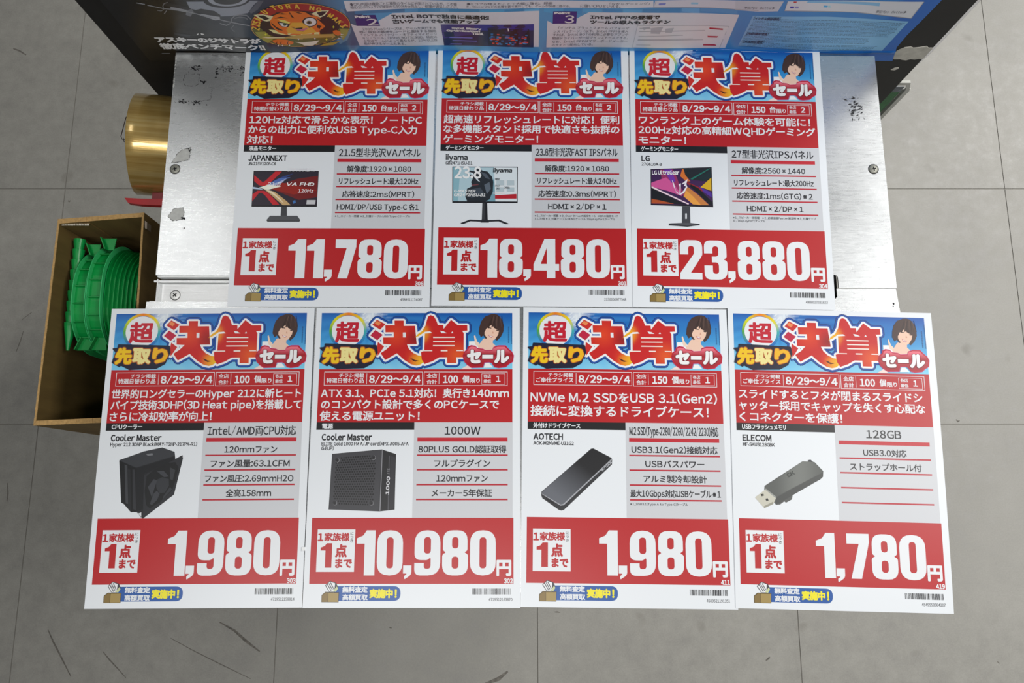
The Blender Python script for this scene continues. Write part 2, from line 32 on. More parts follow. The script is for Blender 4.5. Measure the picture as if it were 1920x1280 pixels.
POSTER = json.loads(r'''{"P":[[1,"#7c838e",[-323.6,732.5],[-324.6,721.5],[-312.4,714.8],[-298.6,708.0],[-286.8,708.5],[-276.2,711.4],[-269.1,712.5],[-259.7,724.9],[-252.0,732.5]],[1,"#4a515c",[-267.0,714.8],[-258.4,724.9],[-252.0,732.5],[-246.7,732.5],[-257.1,718.2],[-266.0,711.4]],[2,"#1c2027",[-259.9,734.7],[-259.5,736.9],[-259.8,739.1],[-260.9,741.1],[-262.6,742.9],[-264.9,744.5],[-267.7,745.7],[-271.0,746.6],[-274.7,747.2],[-278.5,747.4],[-282.6,747.2],[-286.6,746.6],[-290.6,745.7],[-294.3,744.5],[-297.7,742.9],[-300.7,741.1],[-303.1,739.1],[-305.0,736.9],[-306.2,734.7],[-306.7,732.4],[-306.5,730.2],[-305.5,728.2],[-303.9,726.3],[-301.6,724.7],[-298.7,723.3],[-295.4,722.3],[-291.7,721.7],[-287.6,721.5],[-283.5,721.7],[-279.3,722.3],[-275.3,723.3],[-271.5,724.7],[-268.1,726.3],[-265.1,728.2],[-262.7,730.2],[-261.0,732.4]],[3,"#868d97",[-261.5,735.7],[-261.2,737.7],[-261.5,739.6],[-262.3,741.3],[-263.8,742.9],[-265.7,744.3],[-268.2,745.4],[-271.0,746.2],[-274.1,746.7],[-277.4,746.9],[-280.9,746.7],[-284.3,746.2],[-287.7,745.4],[-290.9,744.3],[-293.8,742.9],[-296.4,741.3],[-298.5,739.6],[-300.1,737.7],[-301.1,735.7],[-301.6,733.8],[-301.4,731.9],[-300.6,730.1],[-299.2,728.4],[-297.3,727.0],[-294.8,725.9],[-291.9,725.0],[-288.8,724.5],[-285.3,724.3],[-281.8,724.5],[-278.2,725.0],[-274.8,725.9],[-271.5,727.0],[-268.6,728.4],[-266.0,730.1],[-264.0,731.9],[-262.5,733.8]],[4,"#15181d",[-266.8,735.7],[-266.5,737.2],[-266.7,738.7],[-267.3,740.0],[-268.3,741.2],[-269.8,742.3],[-271.5,743.1],[-273.6,743.7],[-275.9,744.1],[-278.3,744.3],[-280.9,744.1],[-283.4,743.7],[-285.9,743.1],[-288.3,742.3],[-290.5,741.2],[-292.3,740.0],[-293.9,738.7],[-295.1,737.2],[-295.9,735.7],[-296.2,734.3],[-296.1,732.8],[-295.5,731.4],[-294.5,730.2],[-293.1,729.1],[-291.3,728.2],[-289.2,727.6],[-286.9,727.2],[-284.4,727.1],[-281.8,727.2],[-279.2,727.6],[-276.6,728.2],[-274.2,729.1],[-272.1,730.2],[-270.2,731.4],[-268.7,732.8],[-267.5,734.3]],[2,"#202227",[-347.5,729.3],[-340.4,730.3],[-327.1,723.8],[-325.7,720.4],[-328.9,719.3],[-343.2,723.8],[-348.1,724.9]],[2,"#202227",[-322.2,718.2],[-313.4,721.0],[-301.4,717.1],[-297.7,710.3],[-298.8,707.4],[-309.8,712.5],[-322.8,715.9]],[3,"#85888e",[-343.1,724.0],[-328.4,718.8],[-330.7,714.8],[-339.7,717.6],[-344.8,719.9]],[3,"#60646a",[-329.3,718.2],[-322.8,721.0],[-322.8,715.9],[-329.5,707.4],[-333.2,710.3]],[3,"#8b8f96",[-316.6,712.5],[-299.5,707.4],[-301.0,702.2],[-306.4,701.6],[-312.2,706.2],[-318.4,709.7]],[3,"#8b8f96",[-375.3,728.4],[-367.9,726.2],[-367.2,727.5],[-374.5,729.7]],[3,"#7a7e84",[-366.0,724.7],[-352.9,719.9],[-345.3,718.8],[-329.3,715.2],[-314.9,708.3],[-294.5,698.5],[-274.2,690.7],[-273.4,692.4],[-293.7,700.1],[-314.1,709.9],[-328.5,716.7],[-344.6,720.3],[-352.1,721.4],[-365.1,726.2]],[3,"#6a6e74",[-342.5,732.0],[-347.2,729.8],[-350.8,724.9],[-352.1,719.5],[-355.7,716.6],[-359.1,717.7],[-359.9,716.4],[-356.1,715.3],[-351.5,719.1],[-350.0,724.8],[-347.1,728.7],[-342.7,730.8]],[3,"#7a7e84",[-350.2,717.4],[-355.3,711.2],[-354.9,710.5],[-349.8,716.7]],[3,"#6f7379",[-289.6,698.8],[-288.6,703.0],[-284.1,707.8],[-278.2,709.5],[-272.0,708.4],[-269.5,701.6],[-268.5,702.8],[-271.1,709.9],[-277.7,711.1],[-284.0,709.3],[-289.2,703.7],[-290.7,698.6]],[3,"#5a5e64",[-285.6,703.6],[-279.4,705.9],[-274.7,704.2],[-273.0,701.4],[-271.9,703.0],[-273.8,706.0],[-278.8,707.7],[-285.2,705.4]],[3,"#6f7379",[-290.2,693.2],[-295.5,687.3],[-293.7,680.8],[-293.0,681.7],[-294.7,687.4],[-290.0,692.3]],[3,"#6f7379",[-303.9,695.4],[-298.1,691.8],[-292.4,695.5],[-292.3,697.2],[-297.4,693.7],[-303.0,697.2]],[3,"#c8c8c8",[-335.6,675.1],[-333.1,677.0],[-334.9,673.2],[-336.4,673.0]],[3,"#c8c8c8",[-331.2,676.4],[-329.4,677.2],[-327.4,675.1],[-331.0,673.2]],[3,"#90949a",[-389.4,636.7],[-380.5,636.7],[-380.2,637.5],[-389.1,637.5]],[2,"#2c3036",[-359.3,677.0],[-343.1,673.2],[-345.8,668.2],[-360.1,673.2]],[1,"#101114",[-385.1,668.2],[-280.5,670.7],[-276.3,647.6],[-297.4,636.8],[-389.8,634.1]],[5,"#1a1414",[-168.5,692.3],[-167.9,699.1],[-168.9,705.6],[-171.5,711.6],
[-175.5,717.0],[-180.7,721.5],[-187.1,725.2],[-194.4,727.9],[-202.4,729.5],[-211.0,730.1],[-219.8,729.5],[-228.7,727.9],[-237.4,725.2],[-245.7,721.5],[-253.3,717.0],[-260.1,711.6],[-265.8,705.6],[-270.2,699.1],[-273.2,692.3],[-274.6,685.4],[-274.4,678.6],[-272.5,672.1],[-269.0,666.1],[-263.9,660.9],[-257.4,656.6],[-249.7,653.5],[-241.0,651.5],[-231.6,650.8],[-221.9,651.5],[-212.2,653.5],[-202.8,656.6],[-194.1,660.9],[-186.3,666.1],[-179.7,672.1],[-174.4,678.6],[-170.6,685.4]],[6,"#8e1f1c",[-171.1,687.0],[-169.9,690.6],[-169.2,694.2],[-168.9,697.8],[-169.2,701.3],[-169.8,704.6],[-171.0,707.9],[-172.5,711.0],[-174.5,713.9],[-176.9,716.5],[-179.6,719.0],[-182.7,721.2],[-186.1,723.2],[-189.8,724.8],[-193.7,726.2],[-197.9,727.3],[-202.2,728.1],[-206.7,728.6],[-211.3,728.7],[-216.0,728.6],[-220.8,728.1],[-225.5,727.3],[-230.3,726.2],[-234.9,724.8],[-239.5,723.2],[-243.9,721.2],[-248.1,719.0],[-252.1,716.5],[-255.9,713.9],[-259.4,711.0],[-262.6,707.9],[-265.4,704.6],[-267.8,701.3],[-269.9,697.8],[-271.5,694.2],[-272.7,690.6],[-273.4,687.0],[-263.6,689.5],[-263.0,691.8],[-262.1,694.1],[-260.8,696.5],[-259.2,698.7],[-257.3,700.9],[-255.1,703.0],[-252.7,705.0],[-249.9,706.8],[-247.0,708.6],[-243.8,710.2],[-240.5,711.6],[-237.0,712.9],[-233.4,713.9],[-229.7,714.8],[-225.9,715.5],[-222.1,716.1],[-218.3,716.4],[-214.5,716.5],[-210.8,716.4],[-207.1,716.1],[-203.6,715.5],[-200.2,714.8],[-197.0,713.9],[-193.9,712.9],[-191.1,711.6],[-188.5,710.2],[-186.2,708.6],[-184.1,706.8],[-182.4,705.0],[-180.9,703.0],[-179.8,700.9],[-179.1,698.7],[-178.6,696.5],[-178.6,694.1],[-178.9,691.8],[-179.5,689.5]],[5,"#c8a050",[-168.9,692.3],[-168.3,698.3],[-169.1,704.1],[-171.0,709.6],[-174.1,714.5],[-178.3,718.9],[-183.5,722.6],[-189.5,725.5],[-196.2,727.7],[-203.5,729.0],[-211.2,729.4],[-219.0,729.0],[-227.0,727.7],[-234.8,725.5],[-242.4,722.6],[-249.5,718.9],[-255.9,714.5],[-261.6,709.6],[-266.4,704.1],[-270.2,698.3],[-272.7,692.3],[-274.1,686.2],[-274.1,680.2],[-272.7,674.3],[-270.1,668.9],[-266.1,664.0],[-261.0,659.7],[-254.8,656.3],[-247.6,653.7],[-239.8,652.2],[-231.4,651.7],[-222.8,652.2],[-214.1,653.7],[-205.6,656.3],[-197.6,659.7],[-190.3,664.0],[-183.8,668.9],[-178.3,674.3],[-173.9,680.2],[-170.8,686.2]],[5.5,"#201a14",[-169.5,692.3],[-168.9,698.9],[-170.0,705.1],[-172.5,710.9],[-176.4,716.1],[-181.6,720.5],[-187.8,724.0],[-195.0,726.6],[-202.9,728.2],[-211.3,728.7],[-220.0,728.2],[-228.7,726.6],[-237.3,724.0],[-245.4,720.5],[-252.8,716.1],[-259.5,710.9],[-265.0,705.1],[-269.3,698.9],[-272.2,692.3],[-273.5,685.7],[-273.3,679.1],[-271.4,672.9],[-267.9,667.1],[-262.9,662.1],[-256.5,658.0],[-248.9,655.0],[-240.4,653.1],[-231.2,652.5],[-221.7,653.1],[-212.2,655.0],[-203.0,658.0],[-194.5,662.1],[-186.9,667.1],[-180.4,672.9],[-175.3,679.1],[-171.6,685.7]],[6,"#5a5c28",[-273.0,686.5],[-273.1,681.1],[-272.2,676.0],[-270.2,671.1],[-267.1,666.6],[-263.1,662.5],[-258.1,659.1],[-252.2,656.3],[-245.7,654.3],[-238.6,653.0],[-231.2,652.6],[-223.5,653.0],[-215.8,654.3],[-208.2,656.3],[-200.9,659.1],[-194.1,662.5],[-187.9,666.6],[-182.5,671.1],[-178.0,676.0],[-174.3,681.1],[-171.7,686.5]],[6.5,"#2a1c1a",[-179.3,691.7],[-179.0,696.1],[-179.9,700.3],[-182.1,704.3],[-185.4,707.8],[-189.8,710.8],[-195.0,713.2],[-201.0,715.0],[-207.6,716.1],[-214.5,716.5],[-221.7,716.1],[-228.8,715.0],[-235.7,713.2],[-242.2,710.8],[-248.1,707.8],[-253.3,704.3],[-257.5,700.3],[-260.7,696.1],[-262.7,691.7],[-263.4,687.2],[-262.9,682.9],[-261.0,678.7],[-257.9,675.0],[-253.7,671.7],[-248.3,669.0],[-242.1,667.0],[-235.2,665.8],[-227.8,665.4],[-220.3,665.8],[-212.7,667.0],[-205.5,669.0],[-198.7,671.7],[-192.7,675.0],[-187.7,678.7],[-183.7,682.9],[-180.8,687.2]],[7,"#8c8a3a",[-271.9,681.0],[-260.9,681.0],[-255.9,668.0],[-264.2,660.0],[-270.7,670.6]],[7,"#8c8a3a",[-180.9,684.1],[-172.2,683.5],[-175.5,674.5],[-182.4,662.7],[-183.7,670.6]],[7,"#a08c28",[-203.3,656.7],[-185.7,661.4],[-195.0,653.3],[-210.5,651.9]],[8,"#e0c8a0",[-264.1,710.0],[-254.7,710.6],[-244.4,707.0],[-249.4,699.7],[-254.1,698.5],
[-258.4,700.9]],[9,"#1a1414",[-261.0,708.8],[-253.9,708.8],[-249.8,703.3],[-254.9,700.7],[-258.5,705.2]],[8,"#e0c8a0",[-204.8,711.7],[-196.3,717.6],[-184.9,718.2],[-191.2,709.4],[-197.1,705.2]],[9,"#1a1414",[-198.5,714.1],[-192.3,716.5],[-187.4,716.5],[-193.3,709.4],[-197.3,707.6]],[8,"#c8681e",[-250.2,699.7],[-244.1,708.2],[-235.6,712.9],[-224.9,715.9],[-213.1,715.3],[-204.8,711.7],[-198.4,705.8],[-196.5,698.5],[-195.9,688.6],[-203.6,681.0],[-204.4,674.5],[-213.1,671.9],[-221.9,672.6],[-238.0,673.2],[-248.0,679.7],[-252.0,691.1]],[8.5,"#dd9a30",[-228.9,696.0],[-217.3,696.0],[-209.7,686.0],[-207.1,678.4],[-221.4,674.5],[-237.7,677.1],[-238.1,683.5]],[8.6,"#e4c88c",[-256.1,684.8],[-249.9,683.5],[-243.2,681.0],[-237.7,674.5],[-243.6,674.5],[-252.8,678.4]],[8.8,"#e4c88c",[-239.3,676.5],[-222.6,678.4],[-204.2,678.4],[-206.1,673.2],[-222.0,671.9],[-236.7,672.6]],[9,"#1c1412",[-226.3,715.9],[-225.6,710.6],[-224.0,703.3],[-226.4,705.2],[-227.2,710.0]],[9,"#1c1412",[-239.1,710.6],[-234.4,712.3],[-229.2,710.6],[-233.6,710.0]],[9,"#1c1412",[-221.5,715.3],[-216.9,714.1],[-213.4,711.1],[-218.1,712.3]],[9,"#1c1412",[-209.8,714.1],[-206.0,712.3],[-202.2,707.6],[-206.8,709.4]],[9,"#1c1412",[-245.5,703.3],[-237.5,706.4],[-229.7,703.3],[-236.7,704.0]],[9,"#1c1412",[-201.5,704.6],[-196.7,700.9],[-196.1,691.1],[-198.3,697.2]],[9,"#1c1412",[-250.2,697.2],[-246.9,688.6],[-241.4,682.2],[-246.9,683.5],[-250.2,692.3]],[9,"#1c1412",[-203.1,692.3],[-199.3,689.8],[-202.7,684.8],[-205.0,687.3]],[9,"#1c1412",[-243.5,697.9],[-235.7,697.2],[-231.3,692.3],[-234.5,688.6],[-240.4,688.6],[-242.9,692.3]],[10,"#f0e8e0",[-242.2,696.0],[-236.4,694.8],[-233.7,691.7],[-236.7,688.8],[-240.7,689.8]],[11,"#4a6a50",[-234.9,692.9],[-234.9,694.2],[-235.3,695.1],[-236.3,695.4],[-237.4,695.1],[-238.4,694.2],[-239.0,692.9],[-239.1,691.7],[-238.6,690.8],[-237.7,690.4],[-236.5,690.8],[-235.5,691.7]],[12,"#101010",[-235.6,692.9],[-235.6,693.7],[-236.0,694.1],[-236.6,694.1],[-237.2,693.7],[-237.6,692.9],[-237.6,692.2],[-237.2,691.7],[-236.6,691.7],[-236.0,692.2]],[9.5,"#e8c060",[-242.3,702.1],[-234.9,700.3],[-230.3,696.0],[-232.3,694.2],[-238.8,696.6]],[9,"#1c1412",[-202.0,697.2],[-201.8,698.8],[-201.8,700.3],[-202.0,701.6],[-202.5,702.9],[-203.2,704.0],[-204.0,704.8],[-205.1,705.5],[-206.3,705.9],[-207.6,706.0],[-209.0,705.9],[-210.4,705.5],[-211.8,704.8],[-213.1,704.0],[-214.3,702.9],[-215.4,701.6],[-216.3,700.3],[-217.1,698.8],[-217.6,697.2],[-217.9,695.7],[-217.9,694.2],[-217.7,692.8],[-217.2,691.5],[-216.5,690.4],[-215.7,689.5],[-214.6,688.9],[-213.4,688.4],[-212.0,688.3],[-210.6,688.4],[-209.2,688.9],[-207.8,689.5],[-206.5,690.4],[-205.2,691.5],[-204.1,692.8],[-203.2,694.2],[-202.5,695.7]],[10,"#f0ece8",[-203.1,697.2],[-202.9,698.5],[-202.9,699.8],[-203.1,700.9],[-203.4,702.0],[-204.0,702.9],[-204.7,703.6],[-205.6,704.1],[-206.6,704.4],[-207.6,704.6],[-208.7,704.4],[-209.9,704.1],[-211.0,703.6],[-212.1,702.9],[-213.1,702.0],[-214.0,700.9],[-214.8,699.8],[-215.4,698.5],[-215.8,697.2],[-216.0,696.0],[-216.0,694.7],[-215.9,693.5],[-215.5,692.5],[-215.0,691.6],[-214.2,690.8],[-213.4,690.3],[-212.4,689.9],[-211.3,689.8],[-210.1,689.9],[-209.0,690.3],[-207.8,690.8],[-206.7,691.6],[-205.7,692.5],[-204.8,693.5],[-204.1,694.7],[-203.5,696.0]],[11,"#6a5a30",[-208.0,696.3],[-207.9,697.8],[-208.4,699.0],[-209.3,699.6],[-210.5,699.6],[-211.8,699.0],[-212.9,697.8],[-213.5,696.3],[-213.6,694.8],[-213.2,693.6],[-212.2,692.9],[-211.0,692.9],[-209.7,693.6],[-208.7,694.8]],[12,"#101010",[-209.5,696.3],[-209.5,697.3],[-210.0,697.9],[-210.8,697.9],[-211.6,697.3],[-212.1,696.3],[-212.1,695.3],[-211.6,694.6],[-210.8,694.6],[-210.0,695.3]],[9.2,"#1c1412",[-231.6,688.6],[-227.9,686.0],[-212.7,688.6],[-211.9,686.0],[-221.5,679.7],[-226.9,681.6]],[10,"#b06478",[-229.6,685.4],[-224.1,683.8],[-215.4,686.7],[-215.1,684.8],[-221.4,680.3],[-226.8,682.0]],[9.5,"#a89048",[-267.3,671.9],[-260.7,671.9],[-243.2,670.6],[-222.9,674.5],[-205.1,674.5],[-190.1,675.2],[-188.9,670.6],[-193.7,666.0],[-214.7,665.4],[-229.7,665.4],
[-239.5,668.0],[-261.6,668.7],[-267.4,669.3]],[10,"#d8cca8",[-267.1,671.5],[-261.2,671.3],[-243.4,669.9],[-243.6,669.1],[-261.7,669.6]],[10,"#6a6020",[-224.7,667.4],[-193.1,668.7],[-194.4,666.0],[-225.4,664.7]],[11,"#f4f0e8",[-230.1,668.0],[-228.2,666.7],[-230.4,664.3]],[11,"#f4f0e8",[-212.6,668.0],[-210.7,666.7],[-212.8,664.3]],[10,"#c8681e",[-258.1,665.4],[-251.6,667.4],[-243.0,666.0],[-236.0,661.4],[-237.9,657.4],[-244.3,656.0],[-251.4,657.4],[-257.8,661.4]],[11,"#f0ece4",[-255.2,657.4],[-253.5,656.0],[-254.9,653.3]],[11,"#1c1412",[-254.0,662.9],[-256.0,658.6],[-255.0,656.1],[-254.3,657.2],[-255.2,658.9],[-253.4,662.5]],[11,"#f0ece4",[-250.7,657.4],[-249.0,656.0],[-250.3,653.3]],[11,"#1c1412",[-249.5,662.9],[-251.5,658.6],[-250.5,656.1],[-249.7,657.2],[-250.7,658.9],[-248.9,662.5]],[11,"#f0ece4",[-243.1,657.4],[-241.4,656.0],[-242.7,653.3]],[11,"#1c1412",[-242.0,662.9],[-243.9,658.6],[-242.9,656.1],[-242.2,657.2],[-243.1,658.9],[-241.4,662.5]],[10,"#c8681e",[-189.6,681.0],[-185.5,682.9],[-181.8,679.7],[-182.4,673.2],[-186.4,671.9],[-190.0,675.8]],[11,"#f0ece4",[-182.6,675.8],[-178.8,674.5],[-182.3,674.0]],[11,"#f0ece4",[-183.6,671.3],[-179.8,670.0],[-183.2,669.5]],[11,"#f0ece4",[-186.9,668.0],[-183.0,666.7],[-186.5,666.2]],[10,"#e4d8b8",[-235.3,661.4],[-226.6,660.0],[-215.7,661.4],[-207.7,663.4],[-212.2,657.4],[-217.7,653.3],[-226.6,654.0],[-228.8,657.4]],[11,"#d8d040",[-263.7,676.5],[-262.1,677.1],[-260.8,680.1],[-261.2,677.1],[-260.0,676.5],[-261.7,675.7],[-262.8,673.4],[-262.6,675.7]],[11,"#d8d040",[-189.0,688.6],[-187.5,689.2],[-186.4,692.1],[-186.6,689.2],[-185.4,688.6],[-186.9,687.8],[-187.9,685.5],[-187.8,687.8]],[11,"#d8d040",[-201.8,664.7],[-200.2,665.4],[-199.1,668.4],[-199.3,665.4],[-198.1,664.7],[-199.7,663.9],[-200.7,661.5],[-200.6,663.9]],[1,"#5f7f94",[-186.7,651.9],[-191.7,673.2],[-181.5,709.1],[-172.3,720.4],[-168.8,715.8],[-167.2,651.9]],[1.2,"#3c5a78",[-190.7,651.9],[-177.9,662.7],[-169.8,681.0],[-169.8,720.0],[-151.7,715.3],[-163.4,651.9]],[1.5,"#3c6f98",[-159.2,718.6],[-108.4,720.1],[-109.3,713.3],[-160.6,711.0]],[1.5,"#2f7fae",[-95.1,718.6],[-72.5,720.1],[-73.1,713.3],[-96.0,711.0]],[1.5,"#2f7fae",[-63.6,718.6],[-33.2,720.1],[-33.5,713.3],[-64.2,711.0]],[1.5,"#3f93c0",[-32.2,718.6],[-8.5,720.1],[-8.6,713.3],[-32.4,711.0]],[1.5,"#2f7fae",[-7.4,718.6],[11.7,720.1],[11.8,713.3],[-7.5,711.0]],[1.5,"#54a0c8",[12.8,718.6],[27.4,720.1],[27.6,713.3],[12.9,711.0]],[1.5,"#4696c2",[32.3,720.1],[51.4,719.3],[52.1,709.1],[32.5,714.4]],[1.5,"#3a86b8",[52.5,720.1],[70.5,719.3],[71.4,709.1],[52.9,714.4]],[1.5,"#4a98c4",[71.6,720.1],[90.8,719.3],[91.9,709.1],[72.1,714.4]],[1.5,"#3a80b4",[91.8,720.1],[111.0,719.3],[112.3,709.1],[92.4,714.4]],[1.5,"#4c96c4",[112.2,720.1],[131.2,719.3],[132.8,709.1],[113.0,714.4]],[1.5,"#3a7cae",[132.2,720.1],[170.5,719.3],[172.6,709.1],[133.1,714.4]],[1.5,"#5a98c4",[171.5,720.1],[189.6,719.3],[191.9,709.1],[172.6,714.4]],[1.5,"#4a88b8",[190.5,720.1],[227.8,719.3],[230.6,709.1],[191.8,714.4]],[2,"#bfc3c9",[-176.2,733.2],[-167.4,733.2],[-167.6,715.8],[-116.5,718.2],[-71.4,719.7],[43.0,721.2],[42.4,733.2]],[2,"#bfc3c9",[31.8,733.2],[140.5,733.2],[142.5,722.3],[99.4,721.9],[32.3,720.8]],[2,"#b9bdc6",[142.2,733.2],[244.9,733.2],[249.8,717.1],[200.6,720.1],[142.5,722.3]],[2,"#bfc3c9",[-167.9,694.5],[-162.4,690.0],[-138.0,689.6],[-138.2,699.1],[-122.0,711.4],[-60.6,713.9],[27.7,716.3],[29.2,652.4],[-166.7,651.5]],[3,"#2c2068",[-161.5,709.5],[-140.0,709.1],[-138.3,689.6],[-162.4,690.2]],[2,"#bfc3c9",[36.6,699.5],[42.4,694.3],[66.9,694.3],[67.0,703.3],[78.3,714.1],[122.9,714.4],[232.6,708.7],[234.7,645.8],[37.5,651.5]],[3,"#33226e",[41.8,715.2],[66.1,715.2],[66.7,694.3],[42.4,694.3]],[3,"#1e1c40",[-74.7,691.2],[22.8,694.5],[23.6,651.5],[-74.3,651.5]],[3.3,"#3a2a6c",[-74.7,691.2],[-39.0,692.6],[-42.2,673.2],[-74.4,664.8]],[3.2,"#2a2a80",[-39.0,692.6],[22.8,694.5],[23.1,683.5],[-40.7,681.5]],[3.6,"#14161e",[-25.3,684.5],[18.0,685.5],[19.9,655.2],[-25.6,654.1]],[4.0,"#d0503a",[-20.4,667.4],[-17.8,667.4],
[-17.8,665.0],[-20.5,665.0]],[4.02,"#2c6ea8",[-23.9,664.5],[-21.2,664.5],[-21.3,662.1],[-23.9,662.1]],[4.04,"#1f4a80",[6.4,671.2],[9.1,671.2],[9.1,668.9],[6.5,668.9]],[4.06,"#2c6ea8",[7.1,659.9],[9.8,659.9],[9.8,657.5],[7.1,657.5]],[4.08,"#2c6ea8",[13.2,659.9],[15.8,659.9],[15.9,657.5],[13.2,657.5]],[4.1,"#2c6ea8",[-16.7,669.2],[-14.1,669.2],[-14.1,666.9],[-16.8,666.9]],[4.12,"#1f4a80",[-0.0,662.4],[2.6,662.4],[2.6,660.0],[-0.0,660.0]],[4.14,"#1f4a80",[-14.5,669.9],[-11.9,669.9],[-11.9,667.5],[-14.6,667.5]],[4.16,"#2c6ea8",[-24.2,669.6],[-21.6,669.6],[-21.7,667.3],[-24.3,667.3]],[4.18,"#1f4a80",[-4.0,667.0],[-1.3,667.0],[-1.3,664.7],[-4.0,664.7]],[4.2,"#2c6ea8",[-6.2,671.0],[-3.6,671.0],[-3.6,668.7],[-6.3,668.7]],[4.22,"#2c6ea8",[-22.6,676.9],[-20.0,676.9],[-20.1,674.6],[-22.7,674.6]],[4.24,"#d0503a",[1.7,661.9],[4.4,661.9],[4.4,659.5],[1.7,659.5]],[4.26,"#d0503a",[-16.7,667.0],[-14.0,667.0],[-14.1,664.7],[-16.7,664.7]],[4.28,"#3a88c0",[-6.7,672.2],[-4.0,672.2],[-4.0,669.9],[-6.7,669.9]],[4.3,"#2c6ea8",[-11.6,664.3],[-9.0,664.3],[-9.0,662.0],[-11.7,662.0]],[4.32,"#1f4a80",[-22.0,671.1],[-19.4,671.1],[-19.4,668.8],[-22.1,668.8]],[4.34,"#d0503a",[-14.9,668.7],[-12.3,668.7],[-12.3,666.4],[-15.0,666.4]],[4.36,"#c8402c",[-23.5,668.2],[-20.9,668.2],[-21.0,665.8],[-23.6,665.8]],[4.38,"#2c6ea8",[14.3,661.3],[16.9,661.3],[17.0,659.0],[14.3,659.0]],[4.4,"#3a88c0",[-13.0,657.8],[-10.4,657.8],[-10.4,655.5],[-13.0,655.5]],[4.42,"#c8402c",[10.8,662.2],[13.4,662.2],[13.4,659.9],[10.8,659.9]],[4.44,"#d0503a",[-16.8,666.4],[-14.2,666.4],[-14.3,664.1],[-16.9,664.1]],[4.46,"#1f4a80",[-0.3,672.9],[2.3,672.9],[2.3,670.6],[-0.3,670.6]],[4.48,"#2c6ea8",[-22.6,672.6],[-20.0,672.6],[-20.1,670.3],[-22.7,670.3]],[4.5,"#d0503a",[-1.4,666.5],[1.2,666.5],[1.2,664.2],[-1.4,664.2]],[4.52,"#c8402c",[-16.0,676.3],[-13.4,676.3],[-13.4,674.0],[-16.0,674.0]],[4.54,"#1f4a80",[-0.4,657.8],[2.2,657.8],[2.2,655.4],[-0.4,655.4]],[4.5600000000000005,"#c8402c",[-4.7,670.6],[-2.0,670.6],[-2.0,668.3],[-4.7,668.3]],[4.58,"#3a88c0",[-3.1,660.7],[-0.5,660.7],[-0.5,658.4],[-3.1,658.4]],[4.6,"#3a88c0",[-16.4,671.8],[-13.8,671.8],[-13.8,669.5],[-16.4,669.5]],[4.62,"#d0503a",[-23.1,666.9],[-20.5,666.9],[-20.5,664.5],[-23.2,664.5]],[4.64,"#d0503a",[-7.2,671.4],[-4.6,671.4],[-4.6,669.1],[-7.2,669.1]],[4.66,"#d0503a",[-14.2,670.7],[-11.6,670.7],[-11.6,668.4],[-14.3,668.4]],[4.68,"#2c6ea8",[-7.6,670.3],[-5.0,670.3],[-5.0,668.0],[-7.7,668.0]],[4.7,"#1f4a80",[13.1,664.2],[15.8,664.2],[15.8,661.8],[13.2,661.8]],[4.72,"#c8402c",[12.0,662.7],[14.7,662.7],[14.7,660.3],[12.1,660.3]],[4.74,"#1f4a80",[-20.7,671.5],[-18.1,671.5],[-18.2,669.2],[-20.8,669.2]],[4.76,"#3a88c0",[12.9,668.6],[15.5,668.6],[15.6,666.3],[13.0,666.3]],[4.78,"#1f4a80",[1.5,660.1],[4.1,660.1],[4.2,657.7],[1.5,657.7]],[4.8,"#2c6ea8",[8.0,660.3],[10.7,660.3],[10.7,657.9],[8.0,657.9]],[4.82,"#2c6ea8",[14.1,675.7],[16.7,675.7],[16.7,673.4],[14.1,673.4]],[4.84,"#1f4a80",[2.5,677.0],[5.1,677.0],[5.1,674.7],[2.5,674.7]],[4.86,"#c8402c",[14.8,662.4],[17.5,662.4],[17.5,660.1],[14.8,660.1]],[4.88,"#3a88c0",[3.3,666.0],[6.0,666.0],[6.0,663.7],[3.3,663.7]],[4.9,"#c8402c",[13.0,671.3],[15.6,671.3],[15.7,669.0],[13.0,669.0]],[4.92,"#2c6ea8",[-18.3,663.4],[-15.7,663.4],[-15.7,661.1],[-18.4,661.1]],[4.94,"#d0503a",[8.3,660.6],[11.0,660.6],[11.0,658.2],[8.4,658.2]],[4.96,"#1f4a80",[11.0,671.8],[13.6,671.8],[13.7,669.5],[11.1,669.5]],[4.98,"#3a88c0",[11.7,660.7],[14.3,660.7],[14.4,658.4],[11.7,658.4]],[5.0,"#1f4a80",[-6.7,675.5],[-4.1,675.5],[-4.1,673.2],[-6.7,673.2]],[5.02,"#d0503a",[-1.8,670.4],[0.8,670.4],[0.8,668.1],[-1.8,668.1]],[5.04,"#c8402c",[-21.6,659.1],[-18.9,659.1],[-19.0,656.8],[-21.6,656.8]],[5.0600000000000005,"#1f4a80",[-10.4,675.7],[-7.8,675.7],[-7.8,673.4],[-10.4,673.4]],[5.08,"#3a88c0",[-16.4,657.7],[-13.8,657.7],[-13.8,655.3],[-16.5,655.3]],[5.1,"#c8402c",[-4.9,657.8],[-2.2,657.8],[-2.2,655.5],[-4.9,655.5]],[5.12,"#2c6ea8",[12.7,660.3],[15.3,660.3],[15.4,658.0],[12.7,658.0]],[5.140000000000001,"#3a88c0",[-7.0,659.4],[-4.4,659.4],
